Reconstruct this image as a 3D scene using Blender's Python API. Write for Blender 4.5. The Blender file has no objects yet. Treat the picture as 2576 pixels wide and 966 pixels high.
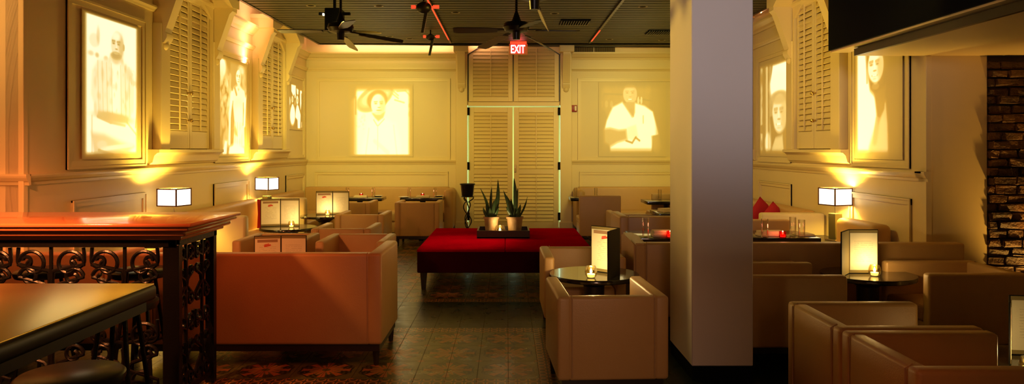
import bpy, bmesh, math, random
import numpy as np
from mathutils import Vector, Matrix
random.seed(7)
PI = math.pi
SC = bpy.context.scene
COL = SC.collection

# ---------------------------------------------------------------- camera
VX, HY, FP, CH = 1275.0, 376.0, 1850.0, 1.6      # vanishing point, horizon, focal length (px of the 2576 frame), eye height
cam_d = bpy.data.cameras.new('camera')
cam = bpy.data.objects.new('camera', cam_d); COL.objects.link(cam)
cam.location = (0, 0, CH); cam.rotation_euler = (PI / 2, 0, 0)
cam_d.sensor_width = 36; cam_d.lens = FP / 2576 * 36
cam_d.shift_x = (1288 - VX) / 2576; cam_d.shift_y = -(483 - HY) / 2576
cam_d.clip_start = 0.05
SC.camera = cam

# ---------------------------------------------------------------- view, world
SC.view_settings.view_transform = 'Standard'
SC.view_settings.look = 'None'
SC.view_settings.gamma = 1.0
SC.view_settings.use_curve_mapping = False
SC.view_settings.exposure = 0.0
w = bpy.data.worlds.new('world'); SC.world = w; w.use_nodes = True
w.node_tree.nodes['Background'].inputs[0].default_value = (0.02, 0.025, 0.03, 1)
w.node_tree.nodes['Background'].inputs[1].default_value = 0.3

# ---------------------------------------------------------------- room measures
YB = 14.3            # back wall
XL, XR = -3.9, 3.77  # side walls
YL, YR = 5.94, 6.61  # where the side walls end (room widens towards the camera)
XLN, XRN = -5.6, 5.6 # outer side walls near the camera
ZT = 4.25            # structural ceiling above the hung one

# ---------------------------------------------------------------- lights
def light(kind, name, loc, color, power, size=None, size_y=None, aim=None, spot=None, blend=0.5, radius=None, spread=None):
    d = bpy.data.lights.new(name, kind); d.color = color; d.energy = power
    if kind == 'AREA':
        d.shape = 'RECTANGLE'; d.size = size; d.size_y = size_y or size
        if spread is not None: d.spread = spread
    if kind == 'SPOT':
        d.spot_size = math.radians(spot); d.spot_blend = blend
    if radius is not None: d.shadow_soft_size = radius
    o = bpy.data.objects.new(name, d); COL.objects.link(o); o.location = loc
    if aim is not None:
        o.rotation_euler = (Vector(aim) - Vector(loc)).to_track_quat('-Z', 'Y').to_euler()
    return o
AMB = (1.0, 0.64, 0.10)
GOLD = (1.0, 0.80, 0.18)
PINK = (1.0, 0.50, 0.28)
# cove light above the hung ceiling, washing the tops of the walls
light('AREA', 'cove_light_left', (-3.45, 10.9, 3.68), PINK, 46, 0.12, 6.2, aim=(-3.95, 10.9, 3.95))
light('AREA', 'cove_light_back', (0, 14.0, 3.64), PINK, 55, 6.8, 0.10, aim=(0, 14.35, 3.9))
light('AREA', 'cove_light_right', (3.66, 10.9, 3.68), PINK, 30, 0.05, 6.2, aim=(3.80, 10.9, 3.95))
# added amber fill and wall washes for the middle and far room
light('AREA', 'far_fill', (0.0, 12.0, 3.5), AMB, 20, 6.0, 3.0, aim=(0, 12.0, 0))
light('SPOT', 'wash_left_wall', (-0.2, 8.6, 3.3), AMB, 270, aim=(-3.9, 10.2, 1.9), spot=80, blend=1.0, radius=0.4)
light('SPOT', 'wash_right_wall', (0.4, 8.0, 3.3), AMB, 260, aim=(3.8, 8.8, 1.9), spot=85, blend=1.0, radius=0.4)
light('SPOT', 'wash_back_left', (-2.4, 9.4, 3.3), GOLD, 680, aim=(-2.7, 14.3, 2.0), spot=58, blend=1.0, radius=0.4)
light('SPOT', 'wash_back_right', (2.4, 9.4, 3.3), GOLD, 520, aim=(2.6, 14.3, 2.0), spot=58, blend=1.0, radius=0.4)
light('SPOT', 'wash_back_center', (0.1, 9.8, 3.2), AMB, 260, aim=(0.13, 14.3, 1.8), spot=40, blend=1.0, radius=0.4)
light('SPOT', 'table_fill_spot', (0.75, 5.7, 3.4), (1.0, 0.52, 0.12), 60, aim=(0.7, 5.3, 0.5), spot=34, blend=1.0, radius=0.06)  # added spot giving the chair tops and table their orange rim
light('SPOT', 'sofa_red_light', (-3.3, 4.75, 3.4), (1.0, 0.22, 0.07), 240, aim=(-3.5, 5.45, 0.6), spot=56, blend=1.0, radius=0.1)  # added red spot for the sofa behind the scrolls
light('SPOT', 'sofa_end_light', (-1.75, 4.55, 3.3), (1.0, 0.14, 0.04), 80, aim=(-2.2, 5.42, 0.7), spot=50, blend=1.0, radius=0.3)  # second added red spot, for the end of the large sofa
light('SPOT', 'wash_column', (-2.2, 7.6, 3.1), AMB, 420, aim=(1.28, 5.45, 2.2), spot=38, blend=1.0, radius=0.2)  # added spot turning the column's left face golden
light('SPOT', 'bar_table_fill', (-2.3, 2.1, 3.3), (1.0, 0.62, 0.12), 260, aim=(-2.4, 2.1, 0), spot=50, blend=0.8, radius=0.05)  # added overhead spot to gild the bar table top
# fills standing in for unseen lights behind and beside the camera
light('SPOT', 'front_cool_light', (0.2, -0.6, 2.6), (1.0, 0.84, 0.84), 430, aim=(1.6, 5.2, 2.9), spot=38, blend=0.9, radius=0.3)
light('AREA', 'front_warm_fill', (0.4, -1.6, 2.2), (1.0, 0.50, 0.28), 8, 3.2, 1.2, aim=(0.2, 5.5, 0.5))
light('SPOT', 'front_spot_fill', (0.6, -1.2, 2.4), (1.0, 0.52, 0.30), 210, aim=(0.15, 5.0, 0.35), spot=30, blend=1.0, radius=0.5)
light('SPOT', 'bar_red_light', (-0.75, 3.5, 2.7), (1.0, 0.13, 0.03), 85, aim=(-2.0, 5.4, 0.75), spot=72, blend=1.0, radius=0.5)
light('SPOT', 'counter_fill', (-3.0, 3.2, 2.3), (1.0, 0.30, 0.08), 560, aim=(-3.1, 4.4, 1.1), spot=85, blend=1.0, radius=0.1)  # added red-orange spot for the counter front
light('SPOT', 'return_wall_fill', (-4.4, 3.6, 3.4), (1.0, 0.50, 0.14), 260, aim=(-4.6, 5.94, 2.6), spot=60, blend=1.0, radius=0.2)  # added orange spot brightening the left return wall
light('SPOT', 'right_red_light', (0.2, 1.2, 2.4), (1.0, 0.20, 0.06), 34, aim=(1.55, 3.2, 0.3), spot=32, blend=1.0, radius=0.2)
light('SPOT', 'ottoman_fill', (-0.5, 9.0, 3.4), (1.0, 0.5, 0.3), 200, aim=(-0.55, 9.0, 0), spot=34, blend=1.0, radius=0.1)  # added spot brightening the ottoman top
light('SPOT', 'floor_pool_light', (-0.55, 7.3, 3.3), AMB, 40, aim=(-0.75, 6.5, 0), spot=50, blend=1.0, radius=0.1)
# floor lamp at the foot of the brick wall
light('SPOT', 'brick_uplight', (4.85, 6.28, 0.10), (1.0, 0.50, 0.08), 120, aim=(4.85, 6.62, 0.9), spot=100, blend=1.0, radius=0.04)
# daylight behind the shuttered door
light('AREA', 'street_daylight', (0.13, YB + 0.5, 1.3), (0.55, 1.0, 0.75), 60, 2.3, 2.9, aim=(0.13, 0, 1.3))

# ---------------------------------------------------------------- node helper
class E:
    """tiny expression builder over shader maths nodes"""
    nt = None
    def __init__(s, v): s.v = v
    @staticmethod
    def m(op, *a):
        n = E.nt.nodes.new('ShaderNodeMath'); n.operation = op
        for i, x in enumerate(a):
            x = x.v if isinstance(x, E) else x
            if isinstance(x, (int, float)): n.inputs[i].default_value = x
            else: E.nt.links.new(x, n.inputs[i])
        return E(n.outputs[0])
    def __add__(s, o): return E.m('ADD', s, o)
    def __radd__(s, o): return E.m('ADD', o, s)
    def __sub__(s, o): return E.m('SUBTRACT', s, o)
    def __rsub__(s, o): return E.m('SUBTRACT', o, s)
    def __mul__(s, o): return E.m('MULTIPLY', s, o)
    def __rmul__(s, o): return E.m('MULTIPLY', o, s)
    def __truediv__(s, o): return E.m('DIVIDE', s, o)
    def lt(s, o): return E.m('LESS_THAN', s, o)
    def gt(s, o): return E.m('GREATER_THAN', s, o)
    def fl(s): return E.m('FLOOR', s)
    def fr(s): return E.m('FRACT', s)
    def ab(s): return E.m('ABSOLUTE', s)
    def sq(s): return E.m('SQRT', s)
    def cos(s): return E.m('COSINE', s)
    def sin(s): return E.m('SINE', s)

def mat(name, color=(0.8, 0.8, 0.8), rough=0.5, metal=0.0, spec=0.5, emit=None, estr=0.0, noise=None, bump=None, coat=0.0, alpha=None, trans=0.0, sheen=0.0):
    m = bpy.data.materials.new(name); m.use_nodes = True
    nt = m.node_tree; b = nt.nodes['Principled BSDF']
    b.inputs['Base Color'].default_value = (*color, 1)
    b.inputs['Roughness'].default_value = rough
    b.inputs['Metallic'].default_value = metal
    b.inputs['Specular IOR Level'].default_value = spec
    b.inputs['Coat Weight'].default_value = coat
    b.inputs['Transmission Weight'].default_value = trans
    b.inputs['Sheen Weight'].default_value = sheen
    if emit:
        b.inputs['Emission Color'].default_value = (*emit, 1); b.inputs['Emission Strength'].default_value = estr
    tc = nt.nodes.new('ShaderNodeTexCoord')
    if noise:
        sc_, c2, amt = noise
        n = nt.nodes.new('ShaderNodeTexNoise'); n.inputs['Scale'].default_value = sc_; n.inputs['Detail'].default_value = 5
        nt.links.new(tc.outputs['Object'], n.inputs['Vector'])
        mx = nt.nodes.new('ShaderNodeMix'); mx.data_type = 'RGBA'
        mx.inputs[6].default_value = (*color, 1); mx.inputs[7].default_value = (*c2, 1)
        mp = nt.nodes.new('ShaderNodeMath'); mp.operation = 'MULTIPLY'; mp.inputs[1].default_value = amt
        nt.links.new(n.outputs['Fac'], mp.inputs[0]); nt.links.new(mp.outputs[0], mx.inputs[0])
        nt.links.new(mx.outputs[2], b.inputs['Base Color'])
    if bump:
        sc_, st = bump
        n = nt.nodes.new('ShaderNodeTexNoise'); n.inputs['Scale'].default_value = sc_; n.inputs['Detail'].default_value = 3
        nt.links.new(tc.outputs['Object'], n.inputs['Vector'])
        bp = nt.nodes.new('ShaderNodeBump'); bp.inputs['Strength'].default_value = st; bp.inputs['Distance'].default_value = 0.01
        nt.links.new(n.outputs['Fac'], bp.inputs['Height']); nt.links.new(bp.outputs['Normal'], b.inputs['Normal'])
    return m

M = {}
M['paint'] = mat('cream_paint', (0.80, 0.65, 0.34), 0.45, noise=(6, (0.74, 0.62, 0.43), 0.5), bump=(40, 0.04))
M['paint_trim'] = mat('cream_gloss_paint', (0.80, 0.65, 0.34), 0.38, bump=(60, 0.03))
M['column'] = mat('pale_plaster', (0.78, 0.70, 0.64), 0.6, noise=(3, (0.70, 0.62, 0.56), 0.5), bump=(30, 0.05))
M['leather'] = mat('tan_leather', (0.58, 0.35, 0.13), 0.42, noise=(9, (0.50, 0.285, 0.10), 0.6), bump=(160, 0.12))
M['leather_seam'] = mat('leather_piping', (0.50, 0.30, 0.14), 0.4)
M['dark_wood'] = mat('espresso_wood', (0.018, 0.012, 0.009), 0.35, noise=(18, (0.03, 0.018, 0.01), 0.6))
M['black_top'] = mat('black_lacquer_top', (0.015, 0.014, 0.012), 0.14, coat=0.3, bump=(60, 0.02))
M['bar_top'] = mat('brushed_brass_top', (0.88, 0.64, 0.18), 0.25, metal=1.0, noise=(3, (0.80, 0.56, 0.14), 0.6))
M['iron'] = mat('wrought_iron', (0.015, 0.013, 0.013), 0.32, metal=0.6, bump=(80, 0.15))
M['counter'] = mat('polished_red_wood', (0.62, 0.20, 0.08), 0.16, noise=(5, (0.50, 0.14, 0.05), 0.7), coat=0.6)
M['fan'] = mat('dark_bronze', (0.02, 0.016, 0.012), 0.35, metal=0.7)
M['fan_blade'] = mat('dark_fan_blade', (0.035, 0.026, 0.016), 0.4, noise=(12, (0.02, 0.014, 0.008), 0.6))
M['fan_blade_pale'] = mat('lit_blade_and_ring', (0.20, 0.16, 0.07), 0.45)  # paler blade copy with the light painted in; downlight rings share it
M['black'] = mat('matt_black', (0.004, 0.005, 0.007), 0.8, spec=0.1)
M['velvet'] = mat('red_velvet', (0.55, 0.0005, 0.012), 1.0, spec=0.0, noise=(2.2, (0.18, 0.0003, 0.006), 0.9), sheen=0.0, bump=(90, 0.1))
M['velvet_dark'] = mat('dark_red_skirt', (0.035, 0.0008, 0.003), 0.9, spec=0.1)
M['pillow'] = mat('red_pillow_cloth', (0.45, 0.006, 0.02), 0.8, bump=(120, 0.1))
M['terracotta'] = mat('aged_pot', (0.42, 0.27, 0.13), 0.6, noise=(14, (0.18, 0.10, 0.05), 0.8), bump=(40, 0.3))
M['soil'] = mat('soil', (0.02, 0.014, 0.01), 0.9)
M['leaf'] = mat('snake_plant_leaf', (0.05, 0.11, 0.035), 0.4, noise=(22, (0.02, 0.05, 0.018), 0.9))
M['napkin'] = mat('folded_linen', (0.80, 0.66, 0.42), 0.8)
M['plate'] = mat('white_china', (0.82, 0.78, 0.70), 0.2)
M['cutlery'] = mat('steel_cutlery', (0.6, 0.55, 0.45), 0.25, metal=1.0)
M['shade_frame'] = mat('lamp_shade_edge', (0.10, 0.02, 0.01), 0.5)
M['shade'] = mat('glowing_lamp_shade', (0.9, 0.85, 0.7), 0.6, emit=(1.0, 0.95, 0.70), estr=1.9)
M['lamp_base'] = mat('olive_lamp_base', (0.10, 0.09, 0.04), 0.35)
M['lamp_metal'] = mat('lamp_nickel', (0.55, 0.5, 0.4), 0.25, metal=1.0)
M['bulb'] = mat('lit_bulb', (1, 1, 1), 0.5, emit=(1.0, 0.8, 0.45), estr=12)
M['flame'] = mat('candle_flame', (1, 1, 1), 0.5, emit=(1.0, 0.78, 0.36), estr=14)
M['wax'] = mat('lit_wax', (0.95, 0.85, 0.5), 0.6, emit=(1.0, 0.72, 0.25), estr=1.6)
M['wax_red'] = mat('lit_red_wax', (0.9, 0.2, 0.15), 0.6, emit=(1.0, 0.16, 0.10), estr=1.6)
M['menu_frame'] = mat('dark_menu_leather', (0.008, 0.007, 0.006), 0.6, spec=0.15)
M['menu_mat'] = mat('olive_menu_mat', (0.22, 0.17, 0.06), 0.7)
M['red_ink'] = mat('red_ink', (0.6, 0.06, 0.03), 0.7)
M['red_plastic'] = mat('red_plastic', (0.30, 0.012, 0.008), 0.4)
M['white_ink'] = mat('white_ink', (0.85, 0.8, 0.7), 0.6)
M['exit_letter'] = mat('lit_exit_letter', (1, 0.8, 0.8), 0.5, emit=(1.0, 0.52, 0.50), estr=2.6)
M['exit_glow'] = mat('lit_red_edge', (1, 0.1, 0.1), 0.5, emit=(1.0, 0.03, 0.03), estr=0.45)
M['exit_plate'] = mat('amber_sign_plate', (0.62, 0.22, 0.06), 0.3)
M['red_glow'] = mat('red_lamp_and_glow_strip', (1, 0.1, 0.05), 0.5, emit=(1.0, 0.06, 0.02), estr=1.2)
M['brass'] = mat('brass', (0.55, 0.38, 0.14), 0.3, metal=1.0)
M['mortar'] = mat('dark_mortar', (0.05, 0.035, 0.02), 0.9, bump=(30, 0.5))
M['stool_pad'] = mat('dark_grey_vinyl', (0.035, 0.033, 0.028), 0.30)
M['tray'] = mat('dark_tray_wood', (0.03, 0.016, 0.010), 0.35)

def glass_mat(name, color, alpha):
    m = bpy.data.materials.new(name); m.use_nodes = True; nt = m.node_tree; nt.nodes.clear()
    out = nt.nodes.new('ShaderNodeOutputMaterial'); mx = nt.nodes.new('ShaderNodeMixShader')
    tr = nt.nodes.new('ShaderNodeBsdfTransparent'); tr.inputs[0].default_value = (*color, 1)
    gl = nt.nodes.new('ShaderNodeBsdfGlossy'); gl.inputs['Roughness'].default_value = 0.04
    lw = nt.nodes.new('ShaderNodeLayerWeight'); lw.inputs[0].default_value = alpha
    nt.links.new(lw.outputs['Facing'], mx.inputs[0]); nt.links.new(tr.outputs[0], mx.inputs[1]); nt.links.new(gl.outputs[0], mx.inputs[2])
    nt.links.new(mx.outputs[0], out.inputs[0]); return m
M['glass'] = glass_mat('clear_glass', (0.97, 0.97, 0.95), 0.35)
M['glass_amber'] = glass_mat('votive_glass', (1.0, 0.93, 0.70), 0.30)
M['glass_red'] = glass_mat('red_votive_glass', (0.95, 0.12, 0.10), 0.25)

def paper_mat():
    m = bpy.data.materials.new('menu_paper'); m.use_nodes = True; nt = m.node_tree; E.nt = nt
    b = nt.nodes['Principled BSDF']; b.inputs['Roughness'].default_value = 0.7
    tc = nt.nodes.new('ShaderNodeTexCoord'); sp = nt.nodes.new('ShaderNodeSeparateXYZ')
    nt.links.new(tc.outputs['Object'], sp.inputs[0])
    x, z = E(sp.outputs[0]), E(sp.outputs[2])
    nz = nt.nodes.new('ShaderNodeTexNoise'); nz.inputs['Scale'].default_value = 70
    nt.links.new(tc.outputs['Object'], nz.inputs['Vector'])
    rows = ((z * 62).fr()).lt(0.34)
    ins = (x.ab()).lt(0.075) * (z.gt(0.09)) * (z.lt(0.27)) * (E(nz.outputs[0]).gt(0.46))
    f = rows * ins * 0.35
    mx = nt.nodes.new('ShaderNodeMix'); mx.data_type = 'RGBA'
    mx.inputs[6].default_value = (0.90, 0.84, 0.62, 1); mx.inputs[7].default_value = (0.30, 0.24, 0.12, 1)
    nt.links.new(f.v, mx.inputs[0]); nt.links.new(mx.outputs[2], b.inputs['Base Color'])
    out = nt.nodes['Material Output']; tl = nt.nodes.new('ShaderNodeBsdfTranslucent'); tl.inputs[0].default_value = (0.9, 0.85, 0.6, 1)
    ms = nt.nodes.new('ShaderNodeMixShader'); ms.inputs[0].default_value = 0.2
    nt.links.new(b.outputs[0], ms.inputs[1]); nt.links.new(tl.outputs[0], ms.inputs[2]); nt.links.new(ms.outputs[0], out.inputs[0])
    return m
M['paper'] = paper_mat()

def floor_mat():
    m = bpy.data.materials.new('encaustic_cement_tiles'); m.use_nodes = True; nt = m.node_tree; E.nt = nt
    b = nt.nodes['Principled BSDF']
    tc = nt.nodes.new('ShaderNodeTexCoord'); sp = nt.nodes.new('ShaderNodeSeparateXYZ')
    nt.links.new(tc.outputs['Object'], sp.inputs[0])
    X, Y = E(sp.outputs[0]), E(sp.outputs[1]); S = 0.44
    def carpet(x0, y0, xa, xb, ya, yb, bw=0.15):
        cx = ((X - (x0 - S / 2)) / S).fr() - 0.5
        cy = ((Y - (y0 - S / 2)) / S).fr() - 0.5
        r = (cx * cx + cy * cy).sq(); th = E.m('ARCTAN2', cy, cx)
        lobes = (th * 8).cos() * 0.022
        ring = (r + lobes).lt(0.445) * (r + lobes).gt(0.26)
        holes = ((th * 16).cos() * ((r - 0.35) * 70).cos()).gt(0.25)
        ring = ring * (1 - holes * 0.75)
        petal = r.lt((th * 8).cos().ab() * 0.20 + 0.08) * r.gt(0.07)
        star = ((th * 4).cos().ab()).gt(0.80) * r.lt(0.40) * r.gt(0.22)
        corner = (cx.ab() + cy.ab()).gt(0.93)
        inside = X.gt(xa) * X.lt(xb) * Y.gt(ya) * Y.lt(yb)
        big = X.gt(xa - bw) * X.lt(xb + bw) * Y.gt(ya - bw) * Y.lt(yb + bw)
        border = big - inside
        wv = ((X * (2 * PI / 0.147)).sin() * ((Y * (2 * PI / 0.147)).sin())).ab()
        bmot = wv.gt(0.18) * wv.lt(0.62)
        org = E.m('MAXIMUM', E.m('MAXIMUM', petal, star), corner) * inside
        return inside, border, ring * inside, org, bmot * border
    a = carpet(0.01, 5.78, -2.20, 0.23, 5.12, 6.44)
    c = carpet(-0.22, 8.09, -3.52, 2.64, 7.87, 13.6)
    mxm = lambda p, q: E.m('MAXIMUM', p, q)
    inside, border, ring, org, bm = [mxm(p, q) for p, q in zip(a, c)]
    nz = nt.nodes.new('ShaderNodeTexNoise'); nz.inputs['Scale'].default_value = 9; nz.inputs['Detail'].default_value = 6
    nt.links.new(tc.outputs['Object'], nz.inputs['Vector'])
    def mix(f, A, Bc):
        n = nt.nodes.new('ShaderNodeMix'); n.data_type = 'RGBA'
        nt.links.new(f.v, n.inputs[0])
        for i, q in ((6, A), (7, Bc)):
            if isinstance(q, tuple): n.inputs[i].default_value = (*q, 1)
            else: nt.links.new(q, n.inputs[i])
        return n.outputs[2]
    base = mix(E(nz.outputs[0]), (0.006, 0.014, 0.008), (0.014, 0.024, 0.012))
    field = mix(E(nz.outputs[0]), (0.070, 0.078, 0.020), (0.12, 0.12, 0.032))
    col = mix(inside, base, field)
    col = mix(ring * 0.85, col, (0.010, 0.009, 0.005))
    col = mix(org * 0.65, col, (0.42, 0.15, 0.03))
    col = mix(border, col, (0.05, 0.045, 0.02))
    col = mix(bm, col, (0.36, 0.17, 0.04))
    g = S / 2
    grout = mxm((((X + 0.21) / g).fr() - 0.5).ab().gt(0.488), (((Y - 5.12) / g).fr() - 0.5).ab().gt(0.488))
    col = mix(grout * 0.7, col, (0.012, 0.010, 0.008))
    nt.links.new(col, b.inputs['Base Color'])
    rr = E(nz.outputs[0]) * 0.25 + 0.18 + grout * 0.3
    nt.links.new(rr.v, b.inputs['Roughness']); b.inputs['Specular IOR Level'].default_value = 0.35
    return m
M['floor'] = floor_mat()

def plank_mat():
    m = bpy.data.materials.new('olive_plank_ceiling'); m.use_nodes = True; nt = m.node_tree; E.nt = nt
    b = nt.nodes['Principled BSDF']; b.inputs['Roughness'].default_value = 0.5
    tc = nt.nodes.new('ShaderNodeTexCoord'); sp = nt.nodes.new('ShaderNodeSeparateXYZ')
    nt.links.new(tc.outputs['Object'], sp.inputs[0]); Y = E(sp.outputs[1])
    nz = nt.nodes.new('ShaderNodeTexNoise'); nz.inputs['Scale'].default_value = 2.5; nz.inputs['Detail'].default_value = 6
    mp = nt.nodes.new('ShaderNodeMapping'); mp.inputs['Scale'].default_value = (0.6, 6, 1)
    nt.links.new(tc.outputs['Object'], mp.inputs[0]); nt.links.new(mp.outputs[0], nz.inputs['Vector'])
    mx = nt.nodes.new('ShaderNodeMix'); mx.data_type = 'RGBA'; mx.inputs[6].default_value = (0.030, 0.029, 0.010, 1); mx.inputs[7].default_value = (0.048, 0.045, 0.015, 1)
    nt.links.new(nz.outputs[0], mx.inputs[0])
    nt.links.new(mx.outputs[2], b.inputs['Base Color'])
    return m
M['plank'] = plank_mat()

def brick_mat():
    m = bpy.data.materials.new('old_brick'); m.use_nodes = True; nt = m.node_tree
    b = nt.nodes['Principled BSDF']; b.inputs['Roughness'].default_value = 0.6
    tc = nt.nodes.new('ShaderNodeTexCoord')
    n1 = nt.nodes.new('ShaderNodeTexNoise'); n1.inputs['Scale'].default_value = 4; n1.inputs['Detail'].default_value = 8
    n2 = nt.nodes.new('ShaderNodeTexNoise'); n2.inputs['Scale'].default_value = 35; n2.inputs['Detail'].default_value = 8
    for n in (n1, n2): nt.links.new(tc.outputs['Object'], n.inputs['Vector'])
    cr = nt.nodes.new('ShaderNodeValToRGB'); cr.color_ramp.elements[0].position = 0.35; cr.color_ramp.elements[1].position = 0.7
    cr.color_ramp.elements[0].color = (0.035, 0.014, 0.008, 1); cr.color_ramp.elements[1].color = (0.22, 0.10, 0.04, 1)
    nt.links.new(n1.outputs[0], cr.inputs[0]); nt.links.new(cr.outputs[0], b.inputs['Base Color'])
    bp = nt.nodes.new('ShaderNodeBump'); bp.inputs['Strength'].default_value = 0.9; bp.inputs['Distance'].default_value = 0.02
    nt.links.new(n2.outputs[0], bp.inputs['Height']); nt.links.new(bp.outputs[0], b.inputs['Normal'])
    return m
M['brick'] = brick_mat()

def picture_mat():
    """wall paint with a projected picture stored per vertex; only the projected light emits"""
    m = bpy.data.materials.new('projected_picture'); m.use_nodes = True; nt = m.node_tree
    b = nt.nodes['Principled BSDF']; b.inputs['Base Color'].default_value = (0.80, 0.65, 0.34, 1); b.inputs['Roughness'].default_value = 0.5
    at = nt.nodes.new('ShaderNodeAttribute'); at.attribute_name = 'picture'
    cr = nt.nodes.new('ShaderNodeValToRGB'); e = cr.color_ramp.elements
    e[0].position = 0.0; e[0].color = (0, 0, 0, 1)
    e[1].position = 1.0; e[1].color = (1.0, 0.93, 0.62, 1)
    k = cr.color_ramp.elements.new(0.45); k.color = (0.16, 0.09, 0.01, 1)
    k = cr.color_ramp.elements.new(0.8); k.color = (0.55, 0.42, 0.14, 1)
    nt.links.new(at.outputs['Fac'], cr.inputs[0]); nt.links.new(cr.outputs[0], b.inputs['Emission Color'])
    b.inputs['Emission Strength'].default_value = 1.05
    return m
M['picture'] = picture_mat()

# ---------------------------------------------------------------- mesh helpers
def box(bm, x0, x1, y0, y1, z0, z1, bev=0.0, seg=2, T=None):
    c = Vector(((x0 + x1) / 2, (y0 + y1) / 2, (z0 + z1) / 2)); s = Vector((abs(x1 - x0), abs(y1 - y0), abs(z1 - z0)))
    r = bmesh.ops.create_cube(bm, size=1, matrix=Matrix.Translation(c) @ Matrix.Diagonal((*s, 1)))
    vs = r['verts']
    if bev > 0:
        es = list({e for v in vs for e in v.link_edges})
        k = bmesh.ops.bevel(bm, geom=es, offset=min(bev, min(s) * 0.45), segments=seg, affect='EDGES', profile=0.5)
        vs = list({v for f in k['faces'] for v in f.verts} | {v for v in vs if v.is_valid})
        vs = [v for v in vs if v.is_valid]
        seen = set(vs); st = list(vs)
        while st:
            v = st.pop()
            for e in v.link_edges:
                o = e.other_vert(v)
                if o not in seen: seen.add(o); st.append(o)
        vs = list(seen)
    if T is not None: bmesh.ops.transform(bm, matrix=T, verts=vs)
    return vs
def prism(bm, pts, axis, a0, a1):
    """polygon pts (2-D) extruded along axis ('x': pts are (y,z); 'y': pts are (x,z); 'z': pts are (x,y))"""
    def P(p, a):
        return {'x': (a, p[0], p[1]), 'y': (p[0], a, p[1]), 'z': (p[0], p[1], a)}[axis]
    A = [bm.verts.new(P(p, a0)) for p in pts]; B = [bm.verts.new(P(p, a1)) for p in pts]
    n = len(pts); bm.faces.new(A[::-1]); bm.faces.new(B)
    for i in range(n): bm.faces.new((A[i], A[(i + 1) % n], B[(i + 1) % n], B[i]))
    return A + B
def lathe(bm, prof, seg=24, c=(0, 0, 0)):
    rings = []
    for r, z in prof:
        if r < 1e-6: rings.append([bm.verts.new((c[0], c[1], c[2] + z))])
        else: rings.append([bm.verts.new((c[0] + r * math.cos(2 * PI * i / seg), c[1] + r * math.sin(2 * PI * i / seg), c[2] + z)) for i in range(seg)])
    for a, b in zip(rings, rings[1:]):
        for i in range(seg):
            j = (i + 1) % seg
            if len(a) == 1 and len(b) == 1: continue
            if len(a) == 1: bm.faces.new((a[0], b[j], b[i]))
            elif len(b) == 1: bm.faces.new((a[i], a[j], b[0]))
            else: bm.faces.new((a[i], a[j], b[j], b[i]))
def tube(bm, pts, rad, seg=8):
    pts = [Vector(p) for p in pts]; rings = []
    up = None
    for i, p in enumerate(pts):
        t = (pts[min(i + 1, len(pts) - 1)] - pts[max(i - 1, 0)]).normalized()
        if up is None:
            up = t.orthogonal().normalized()
        else:
            up = (up - t * up.dot(t)).normalized()
        s = t.cross(up); r = rad[i] if isinstance(rad, (list, tuple)) else rad
        rings.append([bm.verts.new(p + (up * math.cos(2 * PI * k / seg) + s * math.sin(2 * PI * k / seg)) * r) for k in range(seg)])
    for a, b in zip(rings, rings[1:]):
        for k in range(seg): bm.faces.new((a[k], a[(k + 1) % seg], b[(k + 1) % seg], b[k]))
    bm.faces.new(rings[0][::-1]); bm.faces.new(rings[-1])
def obj(name, bm, m, parent=None, smooth=False, loc=None):
    bmesh.ops.recalc_face_normals(bm, faces=bm.faces[:])
    me = bpy.data.meshes.new(name); bm.to_mesh(me); bm.free()
    me.materials.append(M[m] if isinstance(m, str) else m)
    if smooth:
        for p in me.polygons: p.use_smooth = True
        try: me.set_sharp_from_angle(angle=math.radians(42))
        except Exception: pass
    o = bpy.data.objects.new(name, me); COL.objects.link(o)
    if parent is not None: o.parent = parent
    if loc: o.location = loc
    return o
def NB(): return bmesh.new()
def thing(name, label, cat, loc=(0, 0, 0), rz=0, group=None):
    o = bpy.data.objects.new(name, None); COL.objects.link(o); o.empty_display_size = 0.1
    o.location = loc; o.rotation_euler = (0, 0, rz); o['label'] = label; o['category'] = cat
    if group: o['group'] = group
    return o
def struct(name, bm, m, smooth=False, label=None, cat=None):
    o = obj(name, bm, m, None, smooth); o['kind'] = 'structure'
    if label: o['label'] = label
    if cat: o['category'] = cat
    return o
def sempty(name, label=None):
    o = bpy.data.objects.new(name, None); COL.objects.link(o); o['kind'] = 'structure'
    if label: o['label'] = label
    return o
KIDS = {}
def dup(root, loc, rz, label, group=None, name=None):
    r = root.copy(); COL.objects.link(r); r.location = loc; r.rotation_euler = (0, 0, rz); r['label'] = label
    if group: r['group'] = group
    def rec(a, b):
        for ch in [o for o in ALLOBJ(a)]:
            c = ch.copy(); COL.objects.link(c); c.parent = b; rec(ch, c)
    rec(root, r); return r
def ALLOBJ(p): return [o for o in COL.objects if o.parent == p]

# wall-space boxes: a = along the wall, z = up, d = distance off the wall into the room
def wmap(side):
    if side == 'back': return lambda a, d: (a, YB - d)
    if side == 'left': return lambda a, d: (XL + d, a)
    if side == 'right': return lambda a, d: (XR - d, a)
    if side == 'ret_left': return lambda a, d: (a, YL - d)
    if side == 'ret_right': return lambda a, d: (a, YR - d)
def wbox(bm, side, a0, a1, z0, z1, d0, d1, bev=0.0, seg=1):
    f = wmap(side); x0, y0 = f(a0, d0); x1, y1 = f(a1, d1)
    return box(bm, min(x0, x1), max(x0, x1), min(y0, y1), max(y0, y1), z0, z1, bev, seg)
def wprism(bm, side, pts, a0, a1):
    """profile pts (d, z) swept along the wall from a0 to a1"""
    f = wmap(side); A = []; B = []
    for d, z in pts:
        x, y = f(a0, d); A.append(bm.verts.new((x, y, z))); x, y = f(a1, d); B.append(bm.verts.new((x, y, z)))
    n = len(pts); bm.faces.new(A[::-1]); bm.faces.new(B)
    for i in range(n): bm.faces.new((A[i], A[(i + 1) % n], B[(i + 1) % n], B[i]))
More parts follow.
